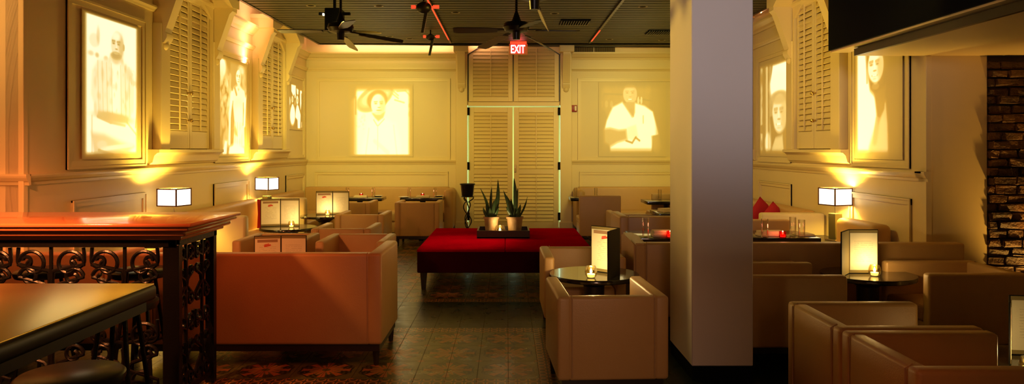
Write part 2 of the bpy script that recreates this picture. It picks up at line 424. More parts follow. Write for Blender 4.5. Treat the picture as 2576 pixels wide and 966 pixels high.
def wface(bm, side, pts, d0, d1):
    """outline pts (a, z) on the wall, thick from d0 to d1"""
    f = wmap(side); A = []; B = []
    for a, z in pts:
        x, y = f(a, d0); A.append(bm.verts.new((x, y, z))); x, y = f(a, d1); B.append(bm.verts.new((x, y, z)))
    n = len(pts); bm.faces.new(A[::-1]); bm.faces.new(B)
    for i in range(n): bm.faces.new((A[i], A[(i + 1) % n], B[(i + 1) % n], B[i]))
def frame(bm, side, a0, a1, z0, z1, w=0.06, h=0.028):
    for (ww, hh) in ((w, h * 0.6), (w * 0.3, h)):
        for (p0, p1, q0, q1) in ((a0, a1, z1 - ww, z1), (a0, a1, z0, z0 + ww), (a0, a0 + ww, z0 + ww - 0.002, z1 - ww + 0.002), (a1 - ww, a1, z0 + ww - 0.002, z1 - ww + 0.002)):
            wbox(bm, side, p0, p1, q0, q1, -0.004, hh)

# ---------------------------------------------------------------- the room shell
b = NB(); box(b, XLN, XRN, -3, YB + 0.2, -0.1, 0); struct('floor', b, 'floor')
b = NB(); box(b, XLN, XRN, -3, YB + 0.2, ZT, ZT + 0.1); struct('ceiling', b, 'paint')
DX0, DX1, DZ = -0.75, 1.02, 2.44     # door opening
SPR, APX = 3.44, 3.80                # spring and apex of the arch over the door
b = NB()
box(b, XL - 0.1, DX0 - 0.02, YB, YB + 0.12, 0, ZT); box(b, DX1 + 0.02, XR + 0.1, YB, YB + 0.12, 0, ZT); box(b, DX0 - 0.02, DX1 + 0.02, YB, YB + 0.12, DZ + 0.02, ZT)
wall_back = struct('wall_back', b, 'paint')
b = NB(); box(b, XL - 0.15, XL, YL, YB + 0.12, 0, ZT); wall_left = struct('wall_left', b, 'paint')
b = NB(); box(b, XR, XR + 0.15, YR, YB + 0.12, 0, ZT); wall_right = struct('wall_right', b, 'paint')
b = NB(); box(b, XLN - 0.1, XL - 0.02, YL, YL + 0.12, 0, ZT); struct('wall_left_return', b, 'paint')
b = NB(); box(b, XR + 0.02, 4.315, YR, YR + 0.12, 0, 2.46); struct('wall_right_return', b, 'paint')
b = NB(); box(b, XLN - 0.1, XLN, -3, YL, 0, ZT); struct('wall_left_near', b, 'paint')
b = NB(); box(b, XRN, XRN + 0.1, -3, YR + 0.2, 0, ZT); struct('wall_right_near', b, 'paint')
b = NB(); box(b, XLN, XRN, -3.1, -3, 0, ZT); struct('wall_front', b, 'paint')
b = NB(); box(b, DX0 - 0.4, DX1 + 0.4, YB + 0.9, YB + 1.0, 0, 3.2); struct('wall_outside', b, 'paint')

# cornices, chair rails, baseboards
RAIL = [(-0.01, 1.31), (0.012, 1.31), (0.018, 1.335), (0.030, 1.345), (0.045, 1.37), (0.050, 1.385), (0.050, 1.40), (-0.01, 1.40)]
CROWN = [(-0.01, 3.34), (0.02, 3.34), (0.03, 3.37), (0.06, 3.39), (0.10, 3.44), (0.12, 3.45), (0.12, 3.48), (-0.01, 3.48)]
PICT = [(-0.01, 3.12), (0.02, 3.12), (0.03, 3.14), (0.05, 3.16), (0.05, 3.18), (-0.01, 3.18)]
PLINTH = [(-0.01, 0.0), (0.025, 0.0), (0.025, 0.14), (0.012, 0.17), (-0.01, 0.17)]
SPANS = {'left': [(YL - 0.0, YB)], 'right': [(YR, YB)], 'back': [(XL, -0.98), (1.26, XR)]}
k = 0
for side in ('left', 'right', 'back'):
    for prof, nm, lab in ((RAIL, 'chair rail', 0), (CROWN, 'cornice', 1), (PICT, 'picture rail', 2)):
        k += 1; b = NB()
        for a0, a1 in SPANS[side]: wprism(b, side, prof, a0, a1)
        struct('trim_%d' % k, b, 'paint_trim')
    b = NB()
    for a0, a1 in SPANS[side]: wprism(b, side, PLINTH, a0, a1)
    struct('baseboard_' + side, b, 'paint_trim')
b = NB(); wprism(b, 'ret_left', RAIL, XLN, XL + 0.05); struct('trim_10', b, 'paint_trim')
b = NB(); box(b, XL - 0.03, XL + 0.015, YL - 0.03, YL + 0.03, 0, 3.3, 0.006); struct('trim_11', b, 'paint_trim')
b = NB(); wprism(b, 'right', RAIL, YR - 0.05, YR + 0.1); box(b, XR - 0.012, XR + 0.04, YR - 0.02, YR + 0.02, 0, 2.44, 0.004); struct('trim_12', b, 'paint_trim')
# panel mouldings are part of their wall
def panel(wall, side, a0, a1, z0, z1, **kw):
    b = NB(); frame(b, side, a0, a1, z0, z1, **kw); return obj('panel_moulding', b, 'paint_trim', wall)
panel(wall_left, 'left', 6.50, 7.92, 1.42, 2.985, w=0.075, h=0.024)
panel(wall_left, 'left', 9.78, 11.10, 1.42, 2.97, w=0.075, h=0.024)
panel(wall_left, 'left', 12.95, 14.12, 1.44, 2.97, w=0.06)
panel(wall_left, 'left', 6.58, 7.92, 0.42, 1.14)
panel(wall_left, 'left', 9.76, 11.08, 0.42, 1.14)
panel(wall_left, 'left', 12.95, 14.12, 0.42, 1.14)
panel(wall_right, 'right', 6.86, 8.02, 1.42, 2.97, w=0.075, h=0.024)
panel(wall_right, 'right', 9.74, 11.05, 1.42, 2.97, w=0.075, h=0.024)
panel(wall_right, 'right', 6.84, 8.05, 0.42, 1.14)
panel(wall_right, 'right', 9.72, 10.95, 0.42, 1.14)
panel(wall_right, 'right', 12.9, 14.1, 0.42, 1.14)
panel(wall_back, 'back', -3.70, -1.10, 1.395, 2.98)
panel(wall_back, 'back', 1.38, 3.62, 1.395, 2.98)
panel(wall_back, 'back', -3.74, -1.14, 0.42, 1.17)
panel(wall_back, 'back', 1.41, 3.62, 0.42, 1.17)

# ---------------------------------------------------------------- hung plank ceiling
ceil = sempty('ceiling_hung')
b = NB(); ZC = 3.58
PLW = 0.17
cl, cr_ = -3.52, 3.62
def yback(x): return 13.8 + (x + 3.52) / 7.14 * 0.42
y = 2.0; i = 0
while y < 13.75:
    box(b, cl + 0.02, cr_ - 0.02, y + 0.02, y + PLW - 0.02, ZC, ZC + 0.02); y += PLW
# last slats follow the slightly skewed rear edge
prism(b, [(cl + 0.02, 13.75), (cr_ - 0.02, 13.75), (cr_ - 0.02, yback(cr_)), (cl + 0.02, yback(cl))], 'z', ZC, ZC + 0.02)
obj('plank', b, 'plank', ceil)
b = NB(); prism(b, [(cl, 2.0), (cr_, 2.0), (cr_, yback(cr_) + 0.02), (cl, yback(cl) + 0.02)], 'z', ZC + 0.02, ZC + 0.07)
obj('backing', b, 'black', ceil)
b = NB()
box(b, cl - 0.02, cl + 0.02, 2, 13.8, ZC - 0.012, ZC + 0.08); box(b, cr_ - 0.02, cr_ + 0.02, 2, 14.2, ZC - 0.012, ZC + 0.08)
prism(b, [(cl - 0.02, 13.78), (cr_ + 0.02, 14.2), (cr_ + 0.02, 14.24), (cl - 0.02, 13.82)], 'z', ZC - 0.012, ZC + 0.08)
obj('edge_trim', b, 'dark_wood', ceil)

# black bulkhead and lower soffit at the right
b = NB(); box(b, 3.03, XRN, 2.4, 6.93, 2.53, ZC + 0.2); struct('trim_13', b, 'black')
M['satin_strip'] = mat('satin_cream_strip', (0.75, 0.62, 0.36), 0.28, metal=0.5)
b = NB(); box(b, 3.05, 3.22, 2.4, 6.93, 2.512, 2.53); struct('trim_14', b, 'satin_strip')
b = NB(); box(b, 3.16, XRN, 2.0, 6.62, 2.443, 2.53); struct('trim_15', b, 'paint')
b = NB(); box(b, 3.125, 3.16, 2.0, 6.62, 2.443, 2.505); struct('trim_16', b, 'dark_wood')

# brick wall
b = NB()
z = 0.0; row = 0
while z < 2.40:
    h = 0.066; x = 4.33 - (0.11 if row % 2 else 0)
    while x < XRN:
        L = random.uniform(0.13, 0.25)
        x0, x1 = max(x, 4.315 + random.uniform(0, 0.012)), min(x + L, XRN)
        if x1 - x0 > 0.03:
            d = random.uniform(0.0, 0.04) + (0.03 if random.random() < 0.15 else 0)
            vs = box(b, x0, x1, YR - d, YR + 0.1, z + 0.006, min(z + 0.006 + h + random.uniform(-0.006, 0.004), 2.443), 0.009, 2)
            for v in vs:
                if v.co.y < YR + 0.05: v.co += Vector((random.uniform(-1, 1) * 0.008, random.uniform(-1, 1) * 0.010, random.uniform(-1, 1) * 0.008))
        x += L + 0.014
    z += 0.080; row += 1
struct('wall_brick', b, 'brick')
b = NB(); box(b, 4.315, XRN, YR + 0.02, YR + 0.16, 0, 2.443); struct('wall_brick_mortar', b, 'mortar')

# column
b = NB(); box(b, 1.28, 1.705, 5.09, 5.77, 0.10, ZC, 0.006, 1); colm = struct('wall_column', b, 'column')
b = NB(); box(b, 1.285, 1.70, 5.095, 5.765, 0.0, 0.10); obj('plinth', b, 'black', colm)

# ---------------------------------------------------------------- shutters, windows, the arched door
def louvre_leaf(b, side, a0, a1, z0, z1, d0, d1, st=0.06, zr=0.10, zt=0.08, pitch=0.07, mid=None, rod=True):
    """one louvred leaf: stiles, rails and slats in one mesh"""
    wbox(b, side, a0, a0 + st, z0, z1, d0, d1, 0.003); wbox(b, side, a1 - st, a1, z0, z1, d0, d1, 0.003)
    wbox(b, side, a0 + st, a1 - st, z0, z0 + zr, d0, d1, 0.003); wbox(b, side, a0 + st, a1 - st, z1 - zt, z1, d0, d1, 0.003)
    zs = [(z0 + zr, z1 - zt)]
    if mid: wbox(b, side, a0 + st, a1 - st, mid - 0.05, mid + 0.05, d0, d1, 0.003); zs = [(z0 + zr, mid - 0.05), (mid + 0.05, z1 - zt)]
    dm = (d0 + d1) / 2
    for (u, v) in zs:
        n = max(1, int((v - u) / pitch)); p = (v - u) / n
        for i in range(n):
            zc = u + p * i
            wprism(b, side, [(dm - 0.012, zc + p * 0.98), (dm - 0.004, zc + p), (dm + 0.022, zc + 0.012), (dm + 0.014, zc + 0.004)], a0 + st, a1 - st)
        if rod: wbox(b, side, (a0 + a1) / 2 - 0.008, (a0 + a1) / 2 + 0.008, u + 0.01, v - 0.01, dm + 0.02, dm + 0.036, 0.002)

def console(b, side, a0, a1, s=1.0):
    wprism(b, side, [(0.0, 2.78), (0.075 + 0.04 * s, 2.78), (0.10 + 0.05 * s, 2.84), (0.10 + 0.05 * s, 2.88), (0.08 + 0.05 * s, 2.90), (0.10 + 0.19 * s, 3.36), (0.12 + 0.21 * s, 3.40), (0.12 + 0.21 * s, 3.46), (0.0, 3.46)], a0, a1)
    f = wmap(side); x, y = f((a0 + a1) / 2, 0.08)
    bmesh.ops.create_uvsphere(b, u_segments=14, v_segments=8, radius=0.055, matrix=Matrix.Translation((x, y, 2.755)))

def window(n, side, s0, s1):
    """shuttered niche window: s0..s1 are the shutters; pilasters, consoles, hood and sill round it"""
    W = sempty('window_%d' % n)
    a, c = s0 - 0.05, s1 + 0.05
    for (p, q) in ((a - 0.20, a), (c, c + 0.20)):
        b = NB(); wbox(b, side, p, q, 1.6, 3.0, 0, 0.10, 0.006); obj('pilaster', b, 'paint_trim', W)
        b = NB(); console(b, side, p + 0.02, q - 0.02); obj('console', b, 'paint_trim', W, True)
    mid = (s0 + s1) / 2; N = 12
    arc = lambda r0, r1: [(a - 0.0 + (c - a) * i / N, r0 + r1 * math.sin(PI * i / N)) for i in range(N + 1)]
    # arched hood: cap over the consoles following the arch
    b = NB()
    lo = arc(3.44, 0.22); hi = arc(3.60, 0.22)
    wface(b, side, [(a - 0.24, 3.46)] + lo + [(c + 0.24, 3.46), (c + 0.24, 3.60)] + hi[::-1] + [(a - 0.24, 3.60)], 0.0, 0.34)
    obj('hood', b, 'paint_trim', W)
    b = NB(); wface(b, side, [(a - 0.28, 3.60)] + hi + [(c + 0.28, 3.60), (c + 0.28, 3.66)] + arc(3.66, 0.22)[::-1] + [(a - 0.28, 3.66)], 0.0, 0.40)
    obj('cap', b, 'paint_trim', W)
    # arched frame in front of the shutter heads
    b = NB(); out = [(a, 3.44), (a, 2.9), (a + 0.035, 2.9)] + [(a + 0.035 + (c - a - 0.07) * i / N, 3.28 + 0.24 * math.sin(PI * i / N)) for i in range(N + 1)] + [(c - 0.035, 2.9), (c, 2.9), (c, 3.44)] + lo[::-1]
    wface(b, side, out, 0.02, 0.09); wbox(b, side, a, a + 0.035, 1.6, 2.9, 0.02, 0.09); wbox(b, side, c - 0.035, c, 1.6, 2.9, 0.02, 0.09)
    obj('frame', b, 'paint_trim', W)
    for (p, q) in ((s0, mid - 0.006), (mid + 0.006, s1)):
        b = NB(); louvre_leaf(b, side, p, q, 1.61, 3.5, 0.02, 0.055, st=0.055, zr=0.21, zt=0.06)
        lf = obj('shutter', b, 'paint_trim', W)
    b = NB(); f = wmap(side)
    for zc in (2.28, 1.95):
        x, y = f(mid, 0.075); bmesh.ops.create_uvsphere(b, u_segments=12, v_segments=8, radius=0.022, matrix=Matrix.Translation((x, y, zc)))
        wbox(b, side, mid - 0.07, mid + 0.07, zc - 0.008, zc + 0.008, 0.055, 0.075, 0.003)
    obj('latch', b, 'brass', W)
    b = NB()
    wprism(b, side, [(0, 1.435), (0.02, 1.435), (0.03, 1.45), (0.05, 1.46), (0.07, 1.53), (0.10, 1.56), (0.125, 1.565), (0.125, 1.60), (0, 1.60)], a - 0.30, c + 0.26)
    obj('sill', b, 'paint_trim', W)
    return W
window(1, 'left', 8.34, 9.50)
window(2, 'left', 11.50, 12.62)
window(3, 'right', 8.38, 9.42)
window(4, 'right', 11.50, 12.62)

# back door
D = sempty('door_1')
xm = 0.124; DC = 0.005
for (p, q) in ((DX0 + 0.012, xm - 0.012), (xm + 0.012, DX1 - 0.012)):
    b = NB(); louvre_leaf(b, 'back', p, q, 0.03, DZ - 0.02, -0.05, -0.005, st=0.10, zr=0.16, zt=0.10, pitch=0.0715, mid=1.17)
    wbox(b, 'back', p + 0.1, q - 0.1, 0.1, DZ - 0.1, -0.052, -0.045)
    obj('leaf', b, 'paint_trim', D)
for x in (DX0 + 0.005, DX1 - 0.005):
    for zc in (2.34, 1.28, 0.3):
        b = NB(); box(b, x - 0.022, x + 0.022, YB - 0.035, YB + 0.0, zc - 0.075, zc + 0.075, 0.004); obj('hinge', b, 'black', D)
b = NB(); box(b, xm + 0.02, xm + 0.06, YB - 0.02, YB + 0.005, 1.16, 1.30, 0.004); tube(b, [(xm + 0.04, YB - 0.02, 1.24), (xm + 0.04, YB - 0.06, 1.24), (xm + 0.04, YB - 0.06, 1.18)], 0.008)
obj('handle', b, 'brass', D)
# fixed transom shutters with the arched head
b = NB(); wbox(b, 'back', DX0, DX1, DZ + 0.0, DZ + 0.08, -0.03, 0.04, 0.004); obj('transom_bar', b, 'paint_trim', D)
for (p, q) in ((DX0 + 0.012, xm - 0.012), (xm + 0.012, DX1 - 0.012)):
    b = NB(); louvre_leaf(b, 'back', p, q, DZ + 0.09, 3.62, 0.004, 0.04, st=0.085, zr=0.09, zt=0.06, pitch=0.0715)
    obj('transom_shutter', b, 'paint_trim', D)
N = 16
arcp = [(DX0 + (DX1 - DX0) * i / N, SPR + (APX - SPR) * math.sin(PI * i / N)) for i in range(N + 1)]
b = NB(); wface(b, 'back', [(DX0, SPR)] + arcp[1:-1] + [(DX1, SPR), (DX1 + 0.01, SPR), (DX1 + 0.01, 3.95), (DX0 - 0.01, 3.95), (DX0 - 0.01, SPR)], 0.0, 0.09)
obj('arch_board', b, 'paint_trim', D)
b = NB()
inn = [(x, zz - 0.012) for x, zz in arcp]
wface(b, 'back', inn + [(x, zz + 0.004) for x, zz in arcp][::-1], 0.04, 0.094)
for x in (DX0, DX1, xm): wbox(b, 'back', x - 0.006, x + 0.006, DZ + 0.10, SPR if x != xm else 3.62, 0.0, 0.043)
obj('shadow_gap', b, 'dark_wood', D)
for (p, q) in ((DX0 - 0.235, DX0 - 0.015), (DX1 + 0.015, DX1 + 0.235)):
    b = NB(); wbox(b, 'back', p, q, 0, 3.5, 0, 0.09, 0.006); wbox(b, 'back', p - 0.02, q + 0.02, 0, 0.2, 0, 0.11, 0.006); obj('pilaster', b, 'paint_trim', D)
    b = NB(); console(b, 'back', p + 0.04, q - 0.04, 0.8); obj('console', b, 'paint_trim', D, True)
    b = NB(); wbox(b, 'back', p - 0.03, q + 0.03, 3.46, 3.60, 0, 0.33, 0.01); wbox(b, 'back', p - 0.06, q + 0.06, 3.60, 3.66, 0, 0.37, 0.01); obj('cap', b, 'paint_trim', D)

# ---------------------------------------------------------------- projected portraits
def sm(x): x = np.clip(x, 0, 1); return x * x * (3 - 2 * x)
class Pic:
    def __init__(s, wpx, hpx, bg):
        s.u, s.v = np.meshgrid(np.linspace(-0.05, 1.05, wpx), np.linspace(0.0, 1.02, hpx)); s.L = np.full(s.u.shape, float(bg))
    def ell(s, cx, cy, rx, ry, val, a=1.0, rot=0, soft=0.25):
        c, n = math.cos(rot), math.sin(rot); du, dv = s.u - cx, s.v - cy
        r = np.sqrt(((du * c + dv * n) / rx) ** 2 + ((-du * n + dv * c) / ry) ** 2)
        m = sm((1 + soft - r) / (2 * soft)) * a; s.L = s.L * (1 - m) + val * m
    def seg(s, x0, y0, x1, y1, wd, val, a=1.0, asp=1.0, soft=0.5):
        dx, dy = x1 - x0, (y1 - y0) * asp; q = dx * dx + dy * dy + 1e-9
        t = np.clip(((s.u - x0) * dx + (s.v - y0) * asp * dy) / q, 0, 1)
        d = np.sqrt((s.u - x0 - t * dx) ** 2 + ((s.v - y0) * asp - t * dy) ** 2)
        m = sm((wd * (1 + soft) - d) / (2 * soft * wd)) * a; s.L = s.L * (1 - m) + val * m
    def poly(s, pts, val, a=1.0, soft=0.02):
        ins = np.zeros(s.u.shape, bool); dm = np.full(s.u.shape, 9.0); n = len(pts)
        for i in range(n):
            (x0, y0), (x1, y1) = pts[i], pts[(i + 1) % n]
            c = ((y0 > s.v) != (y1 > s.v)) & (s.u < (x1 - x0) * (s.v - y0) / ((y1 - y0) + 1e-9) + x0); ins ^= c
            dx, dy = x1 - x0, y1 - y0; t = np.clip(((s.u - x0) * dx + (s.v - y0) * dy) / (dx * dx + dy * dy + 1e-9), 0, 1)
            dm = np.minimum(dm, np.hypot(s.u - x0 - t * dx, s.v - y0 - t * dy))
        sd = np.where(ins, dm, -dm); m = sm(sd / (2 * soft) + 0.5) * a; s.L = s.L * (1 - m) + val * m
    def blot(s, n, val, a, u0, u1, v0, v1, r0, r1, seed, tall=1.0):
        rg = random.Random(seed)
        for _ in range(n):
            r = rg.uniform(r0, r1); s.ell(rg.uniform(u0, u1), rg.uniform(v0, v1), r, r * tall * rg.uniform(.6, 1.5), val, a * rg.uniform(.4, 1), soft=.5)
    def edge(s, sl=.05, sr=.05, sb=.05, st=.03, skew=0.0):
        u = s.u - skew * (s.v - 0.5)
        m = sm((u + 0.05) / (2 * sl)) * sm((1.05 - u) / (2 * sr)) * sm(s.v / (2 * sb)) * sm((1.02 - s.v) / (2 * st))
        s.L *= m
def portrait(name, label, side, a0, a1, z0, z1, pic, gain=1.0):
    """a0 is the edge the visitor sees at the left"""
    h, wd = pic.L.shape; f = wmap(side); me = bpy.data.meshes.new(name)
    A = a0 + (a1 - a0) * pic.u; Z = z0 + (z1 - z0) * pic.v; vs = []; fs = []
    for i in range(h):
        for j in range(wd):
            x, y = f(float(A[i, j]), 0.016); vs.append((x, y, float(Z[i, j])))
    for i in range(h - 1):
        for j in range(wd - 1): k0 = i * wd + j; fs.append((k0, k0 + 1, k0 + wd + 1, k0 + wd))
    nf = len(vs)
    # a thin backing for the sheet, whose emission stands in for projector light
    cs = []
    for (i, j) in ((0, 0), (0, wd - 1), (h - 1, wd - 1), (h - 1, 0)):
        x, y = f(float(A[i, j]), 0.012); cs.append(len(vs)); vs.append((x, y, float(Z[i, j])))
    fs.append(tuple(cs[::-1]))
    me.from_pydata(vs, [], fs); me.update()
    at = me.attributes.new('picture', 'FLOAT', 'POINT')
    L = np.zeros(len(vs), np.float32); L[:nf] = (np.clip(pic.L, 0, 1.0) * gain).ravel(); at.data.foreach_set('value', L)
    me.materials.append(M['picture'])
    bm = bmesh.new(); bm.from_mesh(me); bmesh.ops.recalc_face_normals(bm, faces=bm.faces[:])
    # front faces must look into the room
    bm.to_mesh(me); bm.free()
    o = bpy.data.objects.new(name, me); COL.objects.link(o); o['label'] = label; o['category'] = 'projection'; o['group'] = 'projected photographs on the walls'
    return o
def face(p, cx, cy, rx, ry, skin, dk, a=0.8, look=0.0, smile=False):
    """a shaded head: skull, cheek shadow, brows, eyes, nose and mouth"""
    p.ell(cx, cy, rx, ry, skin, 1, 0, .12)
    p.ell(cx + rx * .62, cy - ry * .1, rx * .42, ry * .85, dk + .12, a * .6, 0, .6)
    for sx in (-.42, .36):
        ex = cx + rx * (sx + look)
        p.ell(ex, cy + ry * .10, rx * .24, ry * .10, dk + .10, a * .6, 0, .6); p.ell(ex, cy + ry * .08, rx * .15, ry * .045, dk - .06, a, 0, .4)
        p.seg(ex - rx * .22, cy + ry * .25, ex + rx * .22, cy + ry * .27, rx * .06, dk, a * .8)
    p.seg(cx + rx * look, cy + ry * .1, cx + rx * (look + .04), cy - ry * .22, rx * .05, min(1, skin + .08), a)
    p.ell(cx + rx * (look + .03), cy - ry * .28, rx * .20, ry * .05, dk + .04, a, 0, .5)
    p.ell(cx + rx * look, cy - ry * .55, rx * .34, ry * .07, dk, a * .9, 0, .5)
    if smile: p.seg(cx + rx * (look - .22), cy - ry * .54, cx + rx * (look + .22), cy - ry * .54, rx * .05, 1, .9)
    p.ell(cx + rx * look, cy - ry * .74, rx * .25, ry * .05, dk + .18, a * .5, 0, .6)
# 1 seated man with folded arms (left wall, near)
p = Pic(120, 240, 1.0)
p.ell(.16, .83, .09, .05, .88, .6); p.ell(.23, .87, .03, .06, .78, .6, 0, .6); p.ell(.10, .735, .05, .018, .78, .6, 0, .6); p.ell(.21, .73, .035, .018, .74, .7, 0, .6); p.ell(.37, .72, .04, .018, .76, .7, 0, .6)
p.poly([(.44, .74), (.70, .74), (.73, .69), (.42, .69)], .80, .8, .02)
p.poly([(.12, .62), (.22, .70), (.44, .725), (.56, .67), (.70, .725), (.86, .68), (.94, .58), (.92, .36), (.78, .27), (.44, .25), (.20, .33), (.10, .45)], .91, .85, .03)
p.poly([(.46, .72), (.56, .67), (.66, .72), (.64, .28), (.46, .28)], 1, .7, .03)
for x in (.22, .30, .38, .47, .65, .74, .82): p.seg(x, .69, x + .02, .32, .010, .80, .5, 1.4)
p.blot(40, .80, .5, .16, .84, .34, .68, .01, .03, 3, 1.2)
face(p, .59, .835, .125, .105, .90, .60, .85, -.18); p.ell(.56, .90, .08, .03, 1, .7, 0, .5); p.ell(.715, .83, .02, .025, .70, .8); p.ell(.56, .755, .10, .026, .60, .85, 0, .4); p.ell(.56, .775, .045, .010, .85, .7)
# folded arms: pale forearms over a darker vest edge
p.ell(.52, .30, .34, .035, .68, .75, -.04, .6); p.poly([(.06, .30), (.30, .27), (.60, .255), (.86, .22), (1.0, .15), (.92, .10), (.60, .15), (.30, .20), (.10, .20)], .98, 1, .02)
p.seg(.22, .30, .46, .262, .016, .70, .6, 1.4); p.seg(.46, .262, .74, .245, .014, .72, .6, 1.4); p.seg(.76, .28, .98, .18, .012, .74, .6, 1.4)
p.poly([(.10, .19), (.34, .18), (.64, .13), (.94, .09), (.80, .04), (.40, -.02), (.16, .02)], .76, .7, .03); p.seg(.30, .07, .88, .10, .022, .95, .8, 1.4); p.ell(.30, .10, .09, .03, .88, .7); p.seg(.24, .06, .50, .03, .014, .64, .7, 1.4)
p.seg(.12, .30, .12, .05, .012, .80, .6, 1.4); p.seg(.96, .24, 1.0, .38, .014, .70, .6, 1.4); p.blot(16, .76, .4, .84, 1, .56, .68, .012, .03, 9)
p.edge(.05, .05, .03, .012)
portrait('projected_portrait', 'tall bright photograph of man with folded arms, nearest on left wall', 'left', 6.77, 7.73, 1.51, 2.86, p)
# 2 standing figure among leaves (left wall, middle)
p = Pic(100, 230, .40)
p.ell(.12, .91, .13, .11, 1.0, 1, 0, .4); p.ell(.14, .86, .22, .08, .85, .5, 0, .6); p.poly([(.38, .99), (.44, .60), (1.0, .55), (1.0, .99)], .66, .5, .05)
p.blot(60, .88, .8, .0, .40, .42, .84, .015, .05, 5, 1.1); p.blot(20, .85, .7, .84, 1, .55, .9, .015, .05, 16, 1.1); p.blot(18, .8, .6, .0, .32, .10, .42, .02, .06, 6, 1.2)
p.ell(.66, .86, .14, .10, .52, .9, 0, .2); p.ell(.80, .93, .12, .05, .95, .8, 0, .5)
face(p, .70, .845, .10, .082, .97, .58, .8, -.1); p.poly([(.66, .78), (.76, .78), (.78, .72), (.62, .72)], .92, 1, .02)
p.poly([(.62, .755), (.50, .72), (.44, .60), (.50, .50), (.54, .36), (.50, .10), (.94, .10), (.92, .36), (.90, .50), (.99, .62), (.92, .72), (.78, .755), (.70, .71)], .95, 1, .025)
p.ell(.70, .56, .16, .07, .90, .6, 0, .5); p.ell(.72, .44, .15, .10, .99, .7, 0, .5); p.seg(.56, .72, .62, .66, .025, .50, .8, 1.5)
p.seg(.46, .66, .38, .44, .045, .98, 1, 1.4); p.seg(.38, .44, .36, .14, .040, .95, 1, 1.4); p.seg(.49, .58, .47, .20, .012, .60, .8, 1.4); p.seg(.96, .62, .93, .34, .035, 1, 1, 1.4); p.seg(.885, .58, .875, .34, .012, .52, .8, 1.4)
for x in (.58, .66, .76, .84): p.seg(x, .36, x - .02, .10, .010, .76, .6, 1.4)
p.ell(.58, .27, .07, .04, .66, .7, -.5, .5); p.seg(.50, .30, .66, .22, .012, .58, .7, 1.4); p.ell(.76, .24, .13, .04, .98, .8, .5, .5)
p.poly([(.32, .0), (.36, .11), (.60, .14), (.92, .10), (.94, .0)], 1, 1, .03); p.poly([(.10, .0), (.20, .17), (.30, .17), (.26, .0)], .98, 1, .03)
p.edge(.02, .02, .02, .02)
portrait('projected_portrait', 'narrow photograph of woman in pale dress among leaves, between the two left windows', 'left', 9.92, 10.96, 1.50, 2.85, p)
# 3 small bright figures (left wall, far)
p = Pic(80, 120, .0)
p.poly([(.18, 1.0), (.52, 1.0), (.52, .74), (.42, .80), (.34, .74), (.24, .80), (.18, .84)], 1, 1, .02); p.poly([(.56, .95), (.74, .92), (.72, .80), (.60, .80)], .95, 1, .02); p.seg(.45, .85, .46, .74, .04, 1)
p.poly([(.84, .92), (1.0, .92), (1.0, .85), (.95, .84), (.96, .62), (.90, .42), (.84, .60)], 1, 1, .025)
p.ell(.27, .67, .07, .08, .9, 1); p.ell(.27, .67, .03, .04, .55, .8); p.ell(.07, .62, .05, .10, .9, 1); p.ell(.63, .68, .09, .11, .95, 1); p.ell(.63, .67, .04, .04, .6, .7)
p.ell(.18, .62, .03, .05, .7, .8); p.ell(.46, .60, .05, .07, .7, .8); p.ell(.28, .32, .20, .24, 1, 1, -.25); p.ell(.28, .50, .07, .07, 1, 1)
p.poly([(.60, .58), (.72, .56), (.90, .36), (.86, .02), (.66, .02), (.64, .22), (.48, .28), (.52, .46)], 1, 1, .025); p.poly([(.02, .55), (.07, .52), (.06, .02), (.01, .04)], 1, 1, .02); p.poly([(.95, .2), (1, .2), (1, .06), (.95, .06)], .9, 1, .02)
p.edge(.02, .02, .03, .01)
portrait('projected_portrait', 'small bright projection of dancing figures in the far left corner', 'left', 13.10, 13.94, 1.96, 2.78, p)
# 4 man in straw hat (back wall, left)
p = Pic(130, 160, .97)
p.poly([(.20, .20), (.30, .50), (.42, .56), (.60, .54), (.76, .46), (.84, .2), (.84, 0), (.16, 0)], 1, .8, .05)
for (x0, y0, x1, y1) in ((.62, .99, .80, .86), (.68, .90, .80, .82), (.78, .92, .92, .93), (.92, .93, 1.0, .86), (.68, 1.0, .88, .97), (.74, .80, .90, .76)): p.seg(x0, y0, x1, y1, .012, .74, .7)
p.ell(.40, .83, .33, .165, .60, .95, .42, .10); p.ell(.41, .855, .28, .115, .86, .9, .42, .2); p.seg(.18, .84, .30, .93, .014, .62, .8); p.seg(.30, .93, .42, .975, .014, .60, .8); p.seg(.42, .975, .56, .97, .012, .66, .8)
p.ell(.47, .89, .17, .09, .84, .8, .1, .3); p.ell(.44, .80, .175, .135, .42, .95, .25, .12)
face(p, .455, .735, .122, .150, .95, .60, .85, .10); p.ell(.455, .60, .10, .03, .84, .6)
p.poly([(.35, .62), (.40, .55), (.46, .50), (.54, .55), (.57, .63), (.50, .585), (.42, .585)], .68, .9, .02)
p.seg(.38, .52, .44, .44, .010, .80, .8); p.seg(.56, .53, .46, .44, .010, .82, .8); p.seg(.45, .44, .45, .10, .007, .86, .7); p.seg(.40, .22, .62, .06, .03, .92, .6); p.seg(.30, .40, .24, .0, .012, .90, .6); p.seg(.72, .44, .78, .0, .012, .91, .6)
p.blot(14, .84, .4, .08, .24, .38, .62, .01, .03, 4); p.ell(.99, .72, .02, .03, .7, .6); p.ell(.99, .60, .02, .04, .7, .6)
p.poly([(-.12, .70), (.06, .84), (.09, 1.08), (-.12, 1.08)], .0, 1, .03); p.seg(.075, .84, .075, .60, .012, .45, .7)
p.edge(.09, .05, .022, .06)
portrait('projected_portrait', 'photograph of man in wide straw hat projected left of the arched door', 'back', -3.02, -1.88, 1.458, 2.84, p)
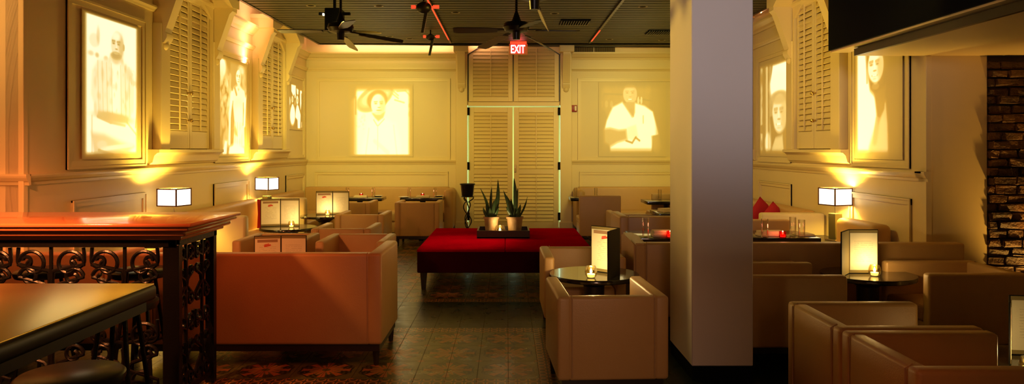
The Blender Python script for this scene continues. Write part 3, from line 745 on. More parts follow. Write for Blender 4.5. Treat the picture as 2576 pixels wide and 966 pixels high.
# 5 man in white shirt (back wall, right)
p = Pic(120, 150, .16)
p.blot(30, .42, .7, -.02, .34, .55, .98, .02, .05, 12, 1.4); p.blot(18, .48, .7, .55, .80, .70, .98, .02, .05, 13, 1.5); p.poly([(.10, .97), (.42, .97), (.40, .66), (.18, .66)], .45, .6, .04); p.poly([(.62, .98), (.80, .94), (.78, .62), (.58, .70)], .40, .7, .04)
p.seg(.06, .86, .34, .85, .012, .12, .8); p.seg(.58, .80, .84, .76, .012, .14, .8)
for x in (.60, .65): p.ell(x, .77, .018, .05, .8, .9)
for x in (.0, .08, .16): p.ell(x, .72, .03, .05, .55, .8)
face(p, .465, .86, .115, .14, .70, .46, .8, 0, True); p.ell(.47, .95, .08, .04, .84, .8, 0, .5)
p.ell(.46, .70, .09, .05, .48, .8)
p.poly([(.34, .75), (.18, .68), (.08, .50), (.04, .36), (.12, .34), (.14, .06), (.82, .06), (.84, .28), (.94, .30), (.84, .62), (.70, .70), (.54, .74), (.52, .55)], .93, 1, .02)
p.poly([(.35, .74), (.50, .54), (.54, .60), (.54, .74)], .52, .9, .02)
p.poly([(.03, .38), (.14, .39), (.28, .36), (.40, .37), (.42, .24), (.26, .20), (.14, .14), (.04, .20)], .50, 1, .03); p.poly([(.42, .40), (.56, .44), (.60, .28), (.52, .22), (.42, .25)], .86, .9, .02)
p.seg(.40, .22, .50, .19, .012, .40, .9); p.seg(.50, .19, .56, .27, .012, .42, .9); p.seg(.56, .26, .62, .22, .012, .42, .9); p.poly([(.82, .28), (.94, .29), (.98, .12), (.90, .0), (.84, .10)], .46, 1, .02); p.seg(.68, .56, .68, .46, .008, .6, .6)
p.edge(.06, .10, .07, .06)
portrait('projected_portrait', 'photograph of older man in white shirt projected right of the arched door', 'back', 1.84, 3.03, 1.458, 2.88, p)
# 6 woman in white headscarf (right wall, far)
p = Pic(80, 220, .45)
for (x, c_) in ((.04, .8), (.14, .4), (.26, .85), (.40, .6)): p.seg(x, 1.0, x, .05, .04, c_, .8, 2.6)
p.blot(20, .35, .6, .0, .2, .1, .9, .02, .05, 21, 1.2)
p.poly([(.50, .98), (.95, .99), (1.05, .99), (1.05, .62), (.46, .60), (.40, .78)], 1, 1, .03); p.ell(.72, .74, .34, .16, .98, .9)
p.ell(.74, .60, .36, .09, .60, .9); p.ell(.52, .44, .08, .20, .66, .6); face(p, .75, .45, .27, .20, .88, .54, .7, -.08, True); p.ell(.74, .60, .27, .045, .64, .7, 0, .5)
p.poly([(.38, .42), (.46, .20), (.60, .10), (.66, .22), (.56, .30), (.48, .44)], .40, .9, .03); p.poly([(1.05, .30), (.90, .26), (.84, .10), (1.05, .06)], .42, .9, .03); p.poly([(.60, .20), (.86, .22), (.92, .02), (.40, .02)], .82, .9, .03); p.ell(.30, .14, .12, .12, .95, .7); p.ell(.05, .3, .08, .05, .35, .8)
p.edge(.03, .03, .05, .03)
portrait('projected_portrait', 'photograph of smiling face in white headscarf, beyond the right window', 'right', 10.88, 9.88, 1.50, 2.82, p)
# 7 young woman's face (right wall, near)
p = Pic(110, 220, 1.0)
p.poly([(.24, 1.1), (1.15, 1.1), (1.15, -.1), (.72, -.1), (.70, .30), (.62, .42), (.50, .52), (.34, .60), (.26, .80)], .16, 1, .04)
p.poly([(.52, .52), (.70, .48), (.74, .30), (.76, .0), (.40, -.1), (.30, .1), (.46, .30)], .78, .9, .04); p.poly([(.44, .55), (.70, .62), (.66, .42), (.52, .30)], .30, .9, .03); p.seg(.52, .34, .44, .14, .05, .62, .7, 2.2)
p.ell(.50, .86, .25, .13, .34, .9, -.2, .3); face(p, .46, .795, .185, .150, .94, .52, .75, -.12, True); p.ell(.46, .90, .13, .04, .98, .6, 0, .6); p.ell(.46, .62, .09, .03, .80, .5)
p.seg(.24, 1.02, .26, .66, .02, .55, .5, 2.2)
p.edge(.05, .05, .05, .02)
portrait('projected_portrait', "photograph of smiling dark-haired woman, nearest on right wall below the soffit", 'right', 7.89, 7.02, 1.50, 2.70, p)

# ---------------------------------------------------------------- furniture: box armchairs and sofas
def arm_chair_parts(t, W, Dp, H, zb=0.16, th=0.09, seatz=0.43, legh=None):
    """back at y=0, opening towards +y, x from 0 to W"""
    b = NB(); box(b, th * 0.8, W - th * 0.8, 0.003, th, zb, H, 0.018, 3); obj('backrest', b, 'leather', t, True)
    for s in (0, 1):
        x0 = 0 if s == 0 else W - th
        b = NB(); box(b, x0, x0 + th, 0.0, Dp, zb, H + 0.004, 0.022, 3); a = obj('arm', b, 'leather', t, True)
        b = NB(); xo = x0 + (th + 0.001 if s == 0 else -0.001)
        tube(b, [(xo, -0.002, zb + 0.02), (xo, -0.002, H - 0.012), (xo, 0.03, H + 0.006)], 0.004, 6); obj('piping', b, 'leather_seam', a, True)
    b = NB(); box(b, th, W - th, th, Dp - 0.02, zb + 0.01, seatz - 0.12, 0.01, 2); obj('seat_base', b, 'leather', t, True)
    b = NB(); box(b, th + 0.005, W - th - 0.005, th, Dp + 0.005, seatz - 0.12, seatz, 0.035, 4); obj('seat_cushion', b, 'leather', t, True)
    b = NB(); box(b, 0.03, W - 0.03, 0.03, Dp - 0.03, zb - 0.045, zb + 0.01); obj('plinth', b, 'dark_wood', t)
    for sx in (0.05, W - 0.05):
        for sy in (0.05, Dp - 0.05):
            b = NB(); r = 0.026
            lathe(b, [(0, 0), (r * 0.6, 0), (r, zb - 0.03), (0, zb - 0.03)], 4, (sx, sy, 0)); obj('leg', b, 'dark_wood', t)
ARMG = 'tan leather box armchairs'
proto = {}
def armchair(kind, loc, rz, label, W=0.70, Dp=0.75, H=0.68, zb=0.16, group=ARMG, cat='armchair'):
    if kind in proto: return dup(proto[kind], loc, rz, label, group)
    t = thing(kind, label, cat, loc, rz, group); arm_chair_parts(t, W, Dp, H, zb); proto[kind] = t; return t

armchair('armchair', (0.315, 4.56, 0), math.radians(2.8), 'large tan armchair in front centre, back to the camera, before the red-emblem menu')
armchair('armchair', (1.01, 7.00, 0), math.radians(180.5), 'tan armchair facing the camera across the round table left of the column')
armchair('armchair', (1.72, 6.02, 0), math.radians(-90), 'armchair just right of the column, side to the camera, left of its round table')
armchair('armchair', (3.85, 5.40, 0), math.radians(90), 'shaded armchair right of the round table below the soffit, turned to it')
armchair('armchair', (1.70, 4.46, 0), math.radians(-90), 'armchair of the near right pair, farther of the two, seen from behind')
armchair('armchair', (1.70, 3.745, 0), math.radians(-90), 'armchair at the bottom right corner, nearer of the right pair')
armchair('armchair', (-1.92 + 0.71, 8.06, 0), math.radians(180), 'tan armchair facing the camera, behind the right end of the large sofa')
armchair('armchair', (-2.77 + 0.71, 8.12, 0), math.radians(180), 'tan armchair facing the camera behind the low framed menu, left beside another')
armchair('armchair', (-2.27, 8.50, 0), 0, 'tan armchair back to the camera, at the near round table on the left')
armchair('armchair', (-2.43, 10.35, 0), 0, 'tan armchair back to the camera, at the farther round table on the left')
armchair('armchair', (1.50, 10.40, 0), 0, 'tan armchair back to the camera, beyond the sofa back, left of the column')

DG = 'tan dining armchairs at the back wall tables'
armchair('dining_chair', (-2.98, 12.1, 0), 0, 'tan dining armchair at the back table under the hat portrait, left one', 0.74, 0.72, 0.725, 0.168, DG, 'chair')
armchair('dining_chair', (-1.85, 12.1, 0), 0, 'tan dining armchair at the back table beside the iron plant stand', 0.74, 0.72, 0.725, 0.168, DG, 'chair')
def tall_chair_parts(t, W=0.69, Dp=0.66, H=0.84, zb=0.168):
    th = 0.08
    b = NB(); box(b, 0, W, 0, th, zb, H, 0.02, 3); obj('backrest', b, 'leather', t, True)
    b = NB(); box(b, 0.02, W - 0.02, th, Dp, zb, 0.36, 0.012, 2); obj('seat_base', b, 'leather', t, True)
    b = NB(); box(b, 0.01, W - 0.01, th, Dp + 0.01, 0.36, 0.47, 0.03, 3); obj('seat_cushion', b, 'leather', t, True)
    for sx in (0.05, W - 0.05):
        for sy in (0.04, Dp - 0.05):
            b = NB(); lathe(b, [(0, 0), (0.018, 0), (0.028, zb), (0, zb)], 4, (sx, sy, 0)); obj('leg', b, 'dark_wood', t)
TG = 'high-backed armless chairs on the right'
tc1 = thing('side_chair', 'high-backed armless chair at the back table right of the door', 'chair', (1.19, 12.1, 0), 0, TG); tall_chair_parts(tc1)
dup(tc1, (2.50, 12.68, 0), 0, 'high-backed chair farthest right, at the back wall, cut by the column', TG)
dup(tc1, (2.38, 7.96, 0), 0, 'high-backed chair right of the column, behind the table with the red candle', TG)

# sofas
def sofa(label, loc, rz, W, Dp, H, slope=None, group=None, name='sofa', seats=2, zb=0.16, back_extra=0.0):
    t = thing(name, label, 'sofa', loc, rz, group); th = 0.11
    b = NB(); box(b, th * 0.8, W - th * 0.8 + (back_extra + th * 0.8 if back_extra else 0), 0.003, th + 0.02, zb, H, 0.02, 3); obj('backrest', b, 'leather', t, True)
    for x0 in ((0,) if back_extra else (0, W - th)):
        b = NB()
        if slope:
            prism(b, [(0, zb), (Dp, zb), (Dp, H - 0.005 + slope), (Dp * 0.72, H + slope * 0.9), (Dp * 0.3, H + slope * 0.25), (0, H)], 'x', x0, x0 + th)
            bmesh.ops.bevel(b, geom=b.edges[:], offset=0.018, segments=2, affect='EDGES')
        else: box(b, x0, x0 + th, 0, Dp, zb, H + 0.004, 0.024, 3)
        a = obj('arm', b, 'leather', t, True)
        b = NB(); xo = x0 + (th if x0 == 0 else 0)
        tube(b, [(xo, -0.002, zb + 0.02), (xo, -0.002, H - 0.012), (xo, 0.03, H + 0.006)], 0.004, 6); obj('piping', b, 'leather_seam', a, True)
    b = NB(); box(b, th, W - th, th, Dp - 0.02, zb + 0.01, 0.32, 0.01, 2); obj('seat_base', b, 'leather', t, True)
    w1 = (W - 2 * th) / seats
    for i in range(seats):
        b = NB(); box(b, th + w1 * i + 0.004, th + w1 * (i + 1) - 0.004, th + 0.02, Dp + 0.005, 0.32, 0.44, 0.035, 4); obj('seat_cushion', b, 'leather', t, True)
    b = NB(); box(b, 0.02, W - 0.02, 0.02, Dp - 0.02, zb - 0.05, zb + 0.005); obj('plinth', b, 'dark_wood', t)
    for sx in (0.05, W - 0.05):
        for sy in (0.05, Dp - 0.06):
            b = NB(); lathe(b, [(0, 0), (0.018, 0), (0.03, zb), (0, zb)], 4, (sx, sy, 0)); obj('leg', b, 'dark_wood', t)
    return t
sofa('large tan leather sofa seen from behind, right of the iron railing', (-2.72, 5.41, 0), 0, 1.80, 0.80, 0.83)
sofa('tan sofa seen through the iron scrolls, farthest left behind the red counter', (-4.72, 5.43, 0), 0, 1.85, 0.42, 0.83)
sofa('long tan sofa back passing behind the column, in front of the set tables', (1.09, 6.30, 0), 0, 2.62, 0.72, 0.795, 0.02, seats=4, back_extra=0.22)
sofa('tan sofa beyond the set table left of the column, back to the camera', (1.29, 8.43, 0), 0, 1.05, 0.72, 0.83, seats=1)
# low upholstered bench in front of the long sofa
t = thing('bench', 'low dark upholstered bench between the column and the shaded armchair', 'bench', (1.75, 6.08, 0), 0)
b = NB(); box(b, 0, 0.68, 0, 0.17, 0.12, 0.66, 0.03, 3); obj('pad', b, 'leather', t, True)
for sx in (0.05, 0.63):
    b = NB(); box(b, sx - 0.02, sx + 0.02, 0.06, 0.11, 0, 0.125); obj('leg', b, 'dark_wood', t)

# wall banquettes
def banquette(label, pts, name='banquette'):
    """pts: list of (kind, x0,x1,y0,y1,z0,z1,bevel)"""
    t = thing(name, label, 'banquette', (pts[0][1], pts[0][3], 0))
    L = t.location
    for (kd, x0, x1, y0, y1, z0, z1, bv) in pts:
        b = NB(); box(b, x0 - L.x, x1 - L.x, y0 - L.y, y1 - L.y, z0, z1, bv, 4 if bv > 0.02 else 2)
        obj(kd, b, 'dark_wood' if kd == 'plinth' else 'leather', t, True)
    return t
banquette('long leather wall banquette below the left windows', [('backrest', XL + 0.04, XL + 0.24, 8.42, 10.96, 0.2, 0.87, 0.06), ('seat_cushion', XL + 0.20, XL + 0.78, 8.42, 10.96, 0.28, 0.45, 0.04), ('seat_base', XL + 0.04, XL + 0.72, 8.42, 10.96, 0.08, 0.28, 0.01), ('plinth', XL + 0.04, XL + 0.66, 8.42, 10.96, 0, 0.08, 0)])
banquette('leather banquette in the far left corner beyond the lamp', [('backrest', XL + 0.04, XL + 0.24, 11.56, 13.34, 0.2, 0.87, 0.06), ('seat_cushion', XL + 0.20, XL + 0.78, 11.56, 13.34, 0.28, 0.45, 0.04), ('seat_base', XL + 0.04, XL + 0.72, 11.56, 13.34, 0.08, 0.28, 0.01), ('plinth', XL + 0.04, XL + 0.66, 11.56, 13.34, 0, 0.08, 0)])
banquette('leather banquette along the back wall left of the door', [('backrest', XL + 0.06, -1.10, 13.96, 14.22, 0.2, 0.885, 0.03), ('wing', -1.16, -0.98, 13.40, 14.22, 0.12, 0.87, 0.07), ('seat_cushion', XL + 0.06, -1.16, 13.38, 13.98, 0.28, 0.46, 0.04), ('seat_base', XL + 0.06, -1.14, 13.42, 14.2, 0.08, 0.28, 0.01), ('plinth', XL + 0.06, -1.0, 13.46, 14.2, 0, 0.08, 0)])
banquette('leather banquette along the back wall right of the door', [('backrest', 1.37, XR - 0.06, 13.96, 14.22, 0.2, 0.885, 0.03), ('wing', 1.27, 1.43, 13.40, 14.22, 0.12, 0.87, 0.07), ('seat_cushion', 1.43, XR - 0.06, 13.38, 13.98, 0.28, 0.46, 0.04), ('seat_base', 1.41, XR - 0.06, 13.42, 14.2, 0.08, 0.28, 0.01), ('plinth', 1.3, XR - 0.06, 13.46, 14.2, 0, 0.08, 0)])
banquette('leather wall banquette beyond the right lamp, holding two red pillows', [('backrest', XR - 0.24, XR - 0.04, 8.82, 12.2, 0.2, 0.87, 0.06), ('seat_cushion', XR - 0.78, XR - 0.20, 8.82, 12.2, 0.28, 0.45, 0.04), ('seat_base', XR - 0.72, XR - 0.04, 8.82, 12.2, 0.08, 0.28, 0.01), ('plinth', XR - 0.66, XR - 0.04, 8.82, 12.2, 0, 0.08, 0)])
banquette('short leather wall banquette nearest below the woman portrait on the right', [('backrest', XR - 0.24, XR - 0.04, 7.10, 7.92, 0.2, 0.87, 0.06), ('seat_cushion', XR - 0.72, XR - 0.20, 7.10, 7.92, 0.28, 0.45, 0.04), ('seat_base', XR - 0.68, XR - 0.04, 7.10, 7.92, 0.0, 0.28, 0.01)])

# upholstered dividers beside the lamps
def divider(label, x0, x1, y, top=0.85):
    t = thing('booth_divider', label, 'divider', (x0, y, 0), 0, 'booth dividers beside the lamps')
    b = NB(); box(b, 0, x1 - x0, 0, 0.13, 0.1, top, 0.03, 3); obj('panel', b, 'divider_hide', t, True)
    b = NB(); box(b, 0.02, x1 - x0 - 0.02, 0.02, 0.11, 0, 0.1); obj('plinth', b, 'dark_wood', t)
M['divider_hide'] = mat('pale_hide', (0.66, 0.54, 0.32), 0.5, bump=(120, 0.08))
divider('brightly lit booth divider behind the near left lamp', XL + 0.02, -2.94, 8.26)
divider('booth divider behind the far left lamp, ending the long banquette', XL + 0.02, -3.12, 11.39)
divider('brightly lit booth divider behind the right lamp', 3.00, XR - 0.02, 8.66)

# ---------------------------------------------------------------- tables
def round_table(label, x, y, h, r=0.36):
    t = thing('round_table', label, 'table', (x, y, 0), 0, 'round black lounge tables')
    b = NB(); lathe(b, [(0, h - 0.035), (r * 0.985, h - 0.035), (r, h - 0.03), (r, h - 0.004), (r * 0.99, h), (0, h)], 56); obj('tabletop', b, 'black_top', t, True)
    b = NB(); lathe(b, [(0, h - 0.036), (0.13, h - 0.036), (0.13, h - 0.07), (0.085, h - 0.10), (0.075, 0.12), (0.09, 0.03), (0, 0.03)], 24); obj('pedestal', b, 'dark_wood', t, True)
    b = NB(); lathe(b, [(0, 0.0), (r * 0.48, 0.0), (r * 0.48, 0.015), (0.09, 0.035), (0, 0.035)], 32); obj('base', b, 'dark_wood', t, True)
    return t
T4 = (0.705, 5.95); T5 = (2.91, 5.93); T2 = (-2.82, 9.49); T1 = (-2.78, 11.2)
round_table('round black table with candle and upright menu, left of the column', *T4, 0.60)
round_table('round black table with glass candle below the soffit, right of the column', *T5, 0.60)
round_table('near round black table with open menu on the left side', *T2, 0.60)
round_table('farther round black table with open menu on the left side', *T1, 0.60)
T3 = (-2.02, 6.78); T6 = (2.90, 4.05)
round_table('low round table hidden behind the large sofa, carrying a framed menu', *T3, 0.45)
round_table('low round table at the right edge with the nearest menu', *T6, 0.43)

def dining_table(label, x0, x1, y0, y1, h=0.75, drop=None):
    t = thing('dining_table', label, 'table', ((x0 + x1) / 2, (y0 + y1) / 2, 0), 0, 'dark square dining tables')
    a, c = (x1 - x0) / 2, (y1 - y0) / 2
    b = NB(); box(b, -a, a, -c, c, h - 0.055, h, 0.006, 2); obj('tabletop', b, 'black_top', t, True)
    b = NB(); lathe(b, [(0, h - 0.055), (0.06, h - 0.055), (0.045, h - 0.1), (0.045, 0.04), (0, 0.04)], 16); obj('pedestal', b, 'dark_wood', t, True)
    b = NB(); box(b, -0.25, 0.25, -0.04, 0.04, 0, 0.035, 0.008); box(b, -0.04, 0.04, -0.25, 0.25, 0, 0.036, 0.008); obj('base', b, 'dark_wood', t, True)
    return t
dining_table('set dining table under the hat portrait, left one of two', -3.05, -2.19, 12.86, 13.38)
dining_table('set dining table beside the iron plant stand', -1.87, -1.13, 12.86, 13.38)
dining_table('dining table at the back wall right of the door', 1.12, 1.86, 12.86, 13.38)
dining_table('dining table in the back right, cut by the column', 2.30, 3.05, 12.02, 12.64)
dining_table('dining table with folded napkins beside the column, mid distance', 2.02, 2.8, 9.75, 10.4)
dining_table('set table with tall glass just left of the column', 1.24, 1.98, 7.06, 7.70)
dining_table('set table with tall glasses just right of the column', 2.18, 3.02, 7.06, 7.70)

# ---------------------------------------------------------------- table ware
def lathe_thing(name, label, cat, loc, prof, m, group=None, seg=20):
    b = NB(); lathe(b, prof, seg); o = obj(name, b, m, None, True); o.location = loc; o['label'] = label; o['category'] = cat
    if group: o['group'] = group
    return o
def tumbler(label, x, y, z=0.75, h=0.17, r=0.030):
    return lathe_thing('drinking_glass', label, 'glass', (x, y, z), [(0, 0), (r, 0), (r, h), (r - 0.003, h), (r - 0.004, 0.022), (0, 0.022)], 'glass', 'tall clear drinking glasses')
def votive(label, x, y, z, red=False, s=1.0, power=1.6, globe=True):
    t = thing('candle_holder', label, 'candle', (x, y, z), 0, 'red glass candles' if red else 'clear glass candles')
    if red: pr = [(0, 0), (0.030, 0), (0.035, 0.01), (0.035, 0.06), (0.032, 0.06), (0.031, 0.012), (0, 0.008)]
    else: pr = [(0, 0), (0.026, 0), (0.040, 0.022), (0.043, 0.042), (0.038, 0.066), (0.031, 0.082), (0.028, 0.082), (0.035, 0.065), (0.040, 0.042), (0.037, 0.024), (0.022, 0.005), (0, 0.005)]
    b = NB(); lathe(b, [(r * s, q * s) for r, q in pr], 24); obj('glass_cup', b, 'glass_red' if red else 'glass_amber', t, True)
    b = NB(); lathe(b, [(0, 0.008 * s), (0.024 * s, 0.008 * s), (0.027 * s, 0.028 * s), (0, 0.030 * s)], 16); obj('wax', b, 'wax_red' if red else 'wax', t, True)
    b = NB(); lathe(b, [(0, 0.030 * s), (0.008 * s, 0.038 * s), (0.009 * s, 0.046 * s), (0.004 * s, 0.060 * s), (0, 0.068 * s)], 12); obj('flame', b, 'flame', t, True)
    if power:
        l = light('POINT', 'candle_light', (0, 0, 0.10 * s), (1, .25, .12) if red else (1, .66, .25), power, radius=0.02); l.parent = t
    return t
def napkin(label, x, y, z, w=0.2, d=0.12, h=0.03, rz=0):
    b = NB(); box(b, -w / 2, w / 2, -d / 2, d / 2, 0, h * 0.55, 0.006, 2); box(b, -w / 2 + 0.01, w / 2 - 0.005, -d / 2 + 0.015, d / 2, h * 0.5, h, 0.006, 2)
    o = obj('folded_napkin', b, 'napkin', None, True); o.location = (x, y, z); o.rotation_euler = (0, 0, rz); o['label'] = label; o['category'] = 'napkin'; o['group'] = 'folded napkins'; return o
def plate(label, x, y, z, r=0.12):
    return lathe_thing('side_plate', label, 'plate', (x, y, z), [(0, 0), (r * 0.6, 0), (r, 0.015), (r, 0.019), (r * 0.6, 0.006), (0, 0.006)], 'plate', 'side plates', 28)
def knife(label, x, y, z, rz):
    b = NB(); box(b, -0.10, 0.10, -0.008, 0.008, 0, 0.004, 0.002); box(b, -0.10, -0.02, -0.010, 0.010, 0, 0.008, 0.003)
    o = obj('table_knife', b, 'cutlery'); o.location = (x, y, z); o.rotation_euler = (0, 0, rz); o['label'] = label; o['category'] = 'cutlery'; o['group'] = 'knives on the tables'; return o

TZ = 0.75
def setting(desc, xc, y, s=1):
    tumbler('tall glass on the left of %s' % desc, xc - 0.24, y, TZ)
    tumbler('tall glass on the right of %s' % desc, xc + 0.22, y + 0.02, TZ)
    votive('red glass candle glowing on %s' % desc, xc - 0.01, y + 0.08, TZ, True, power=0.5)
    napkin('folded napkin in front of the candle on %s' % desc, xc + 0.02, y - 0.12, TZ, 0.24, 0.12, 0.04)
    plate('white plate at the left of %s' % desc, xc - 0.33 + 0.02, y - 0.18 + 0.02, TZ, 0.10)
    plate('white plate at the right far side of %s' % desc, xc + 0.29 - 0.02, y + 0.2, TZ, 0.09)
    knife('knife beside the napkin on %s' % desc, xc - 0.14, y - 0.14, TZ, 0.9)
setting('the back table under the hat portrait', -2.60, 13.1)
setting('the back table beside the iron plant stand', -1.50, 13.1)
tumbler('glass near the table edge right of the door, left one', 1.22, 13.05, TZ)
tumbler('glass behind the high-backed chair right of the door', 1.58, 13.05, TZ)
tumbler('glass over the far chair back beside the column, left of a pair', 2.60, 12.5, TZ)
tumbler('glass over the far chair back touching the column edge', 2.82, 12.5, TZ)
napkin('napkins heaped on the mid-distance table beside the column', 2.17, 10.0, TZ, 0.2, 0.16, 0.05, 0.4)
tumbler('tall empty glass left of the column beside a red candle', 1.34, 7.10, TZ, 0.19, 0.032)
napkin('thick folded napkin beside the red candle, left of the column', 1.53, 7.20, TZ, 0.22, 0.16, 0.06)
votive('red glass candle touching the left edge of the column', 1.575, 7.09, TZ, True, 1.05, power=0.6)
tumbler('tall glass nearest the column on its right side', 2.49, 7.10, TZ, 0.18, 0.034)
napkin('napkin behind the red candle, right of the column', 2.60, 7.24, TZ, 0.26, 0.15, 0.05, 0.1)
votive('red glass candle right of the column', 2.66, 7.09, TZ, True, 1.0, power=0.6)
tumbler('tall glass behind, left of the pair below the right lamp', 2.80, 7.20, TZ, 0.19, 0.032)
tumbler('tall glass in front, right of the pair below the right lamp', 2.85, 7.11, TZ, 0.17, 0.032)
napkin('flat napkin at the right end of the table below the lamp', 2.94, 7.28, TZ, 0.16, 0.2, 0.02)
knife('knife left of the glass right of the column', 2.38, 7.14, TZ, -0.5)

# menus
def menu(label, x, y, z, a1, a2, w=0.25, h=0.36, pages=(0, 1)):
    """two framed leaves hinged at (x, y); a1, a2 are the directions of the leaves (radians in plan)"""
    t = thing('menu_stand', label, 'menu', (x, y, z), 0, 'folding framed menus on the tables')
    for k_, a in enumerate((a1, a2)):
        R = Matrix.Rotation(a, 4, 'Z')
        b = NB(); box(b, 0, w, -0.004, 0.004, 0, h, 0.001, 1, R); lf = obj('leaf', b, 'menu_frame', t)
        for side in (-1, 1):
            b = NB(); box(b, 0.005, w - 0.005, 0.004 * side, 0.006 * side, 0.005, h - 0.005, 0, 1, R)
            if side == (1 if k_ == 0 else -1): obj('mat_board', b, 'menu_mat', lf)
            else: b.free()
            if side != (1 if k_ == 0 else -1) or k_ not in pages: continue
            b = NB(); box(b, -w / 2 + 0.009, w / 2 - 0.009, 0.006 * side, 0.0075 * side, 0.028, h - 0.028, 0, 1)
            pg = obj('page', b, 'paper', lf); pg.matrix_local = R @ Matrix.Translation((w / 2, 0, 0))
            if k_ == 0:
                b = NB(); box(b, -0.03, 0.03, 0.0076 * side, 0.009 * side, 0, 0.014, 0, 1); box(b, -0.018, 0.026, 0.0076 * side, 0.009 * side, 0.016, 0.024, 0, 1)
                lg = obj('red_emblem', b, 'red_ink', pg); lg.matrix_local = Matrix.Translation((0.0, 0, h - 0.10)) @ Matrix.Rotation(0.2, 4, 'Y')
                b = NB(); box(b, -w / 2 + 0.03, w / 2 - 0.03, 0.0076 * side, 0.0085 * side, h - 0.062, h - 0.036, 0, 1); obj('header_strip', b, 'header_ink', pg)
    return t
M['header_ink'] = mat('brown_header', (0.34, 0.20, 0.11), 0.7)
# leaves as seen from the camera: first leaf to the left, second to the right, inner faces towards the camera
menu('open menu behind a candle on the near left round table', -2.96, 9.62, 0.60, math.radians(180 + 22), math.radians(-2))
menu('open menu on the farther left round table', -2.71 + 0.03, 11.32, 0.60, math.radians(180 + 14), math.radians(2))
menu('framed menu showing its upper half above the large sofa back', -2.105, 6.86, 0.45, math.radians(180 + 14), math.radians(-2), 0.24, 0.35)
menu('upright menu right of the column, dark cover towards the column', 2.76, 5.94, 0.60, math.radians(180 + 52), math.radians(-1), 0.235, 0.355, pages=(1,))
menu('nearest menu at the right picture edge', 2.87, 4.20, 0.43, math.radians(236), math.radians(-8), 0.25, 0.34)
menu('upright menu with red emblem and black cover, on the table left of the column', 0.90, 5.87, 0.60, math.radians(135), math.radians(243), 0.285, 0.375)
votive('round glass candle in front of the red-emblem menu left of the column', 0.655, 5.72, 0.60, power=8, s=1.15)
votive('round glass candle under the menu below the soffit', 2.90, 5.80, 0.60, power=3.5, s=1.1)
votive('added round glass candle lighting the nearest menu, off the right picture edge', 2.735, 3.86, 0.43, power=2.0)  # candle added out of view to light the menu page
votive('round glass candle on the near left round table', -2.76, 9.42, 0.60, power=2.6)
votive('round glass candle on the farther left round table', -2.72, 11.16, 0.60, power=2.6)

# ---------------------------------------------------------------- lamps
def lamp(label, x, y, rz):
    z0 = 0.60
    t = thing('table_lamp', label, 'lamp', (x, y, z0), rz, 'table lamps with square glowing shades')
    b = NB(); box(b, -0.075, 0.075, -0.075, 0.075, 0, 0.022, 0.003); obj('foot', b, 'lamp_metal', t)
    b = NB(); box(b, -0.05, 0.05, -0.05, 0.05, 0.022, 0.30, 0.004); obj('lamp_body', b, 'lamp_base', t)
    b = NB(); tube(b, [(0, 0, 0.30), (0, 0, 0.47)], 0.006); obj('stem', b, 'lamp_metal', t, True)
    s, lo, hi = 0.118, 0.395, 0.575
    b = NB()
    for (x0, x1, y0, y1) in ((-s, s, -s, -s + 0.003), (-s, s, s - 0.003, s), (-s, -s + 0.003, -s, s), (s - 0.003, s, -s, s)): box(b, x0, x1, y0, y1, lo, hi)
    sh = obj('lamp_shade', b, 'shade', t)
    b = NB(); e = 0.006
    for zc in (lo, hi):
        for (x0, x1, y0, y1) in ((-s - e, s + e, -s - e, -s + e), (-s - e, s + e, s - e, s + e), (-s - e, -s + e, -s, s), (s - e, s + e, -s, s)): box(b, x0, x1, y0, y1, zc - e, zc + e)
    for sx in (-s, s):
        for sy in (-s, s): box(b, sx - e, sx + e, sy - e, sy + e, lo, hi)
    obj('shade_edging', b, 'shade_frame', sh)
    b = NB(); bmesh.ops.create_uvsphere(b, u_segments=12, v_segments=8, radius=0.022, matrix=Matrix.Translation((0, 0, 0.485))); obj('bulb', b, 'bulb', t, True)
    l = light('POINT', 'lamp_light', (0, 0, 0.50), (1.0, 0.64, 0.09), LAMPW, radius=0.05); l.parent = t
LAMPW = 95
def ledge(label, x0, x1, y0, y1):
    t = thing('side_table', label, 'side table', ((x0 + x1) / 2, (y0 + y1) / 2, 0), 0, 'side tables under the lamps'); a, c = (x1 - x0) / 2, (y1 - y0) / 2
    b = NB(); box(b, -a, a, -c, c, 0.57, 0.60, 0.004); obj('tabletop', b, 'dark_wood', t)
    for sx in (-a + 0.03, a - 0.03):
        for sy in (-c + 0.03, c - 0.03): b = NB(); box(b, sx - 0.02, sx + 0.02, sy - 0.02, sy + 0.02, 0, 0.57); obj('leg', b, 'dark_wood', t)
ledge('dark side table under the near left lamp', XL + 0.06, -3.36, 7.65, 8.2)
ledge('dark side table under the far left lamp, beside the divider', XL + 0.26, -3.40, 11.0, 11.37)
ledge('dark side table under the right lamp', 3.36, XR - 0.05, 7.93, 8.6)
lamp('glowing square lamp nearest on the left, above the red counter', -3.60, 7.96, math.radians(75.7))
lamp('small glowing square lamp farther along the left wall', -3.62, 11.10, math.radians(69.5))
lamp('glowing square lamp with olive block base on the right', 3.60, 8.06, math.radians(20))

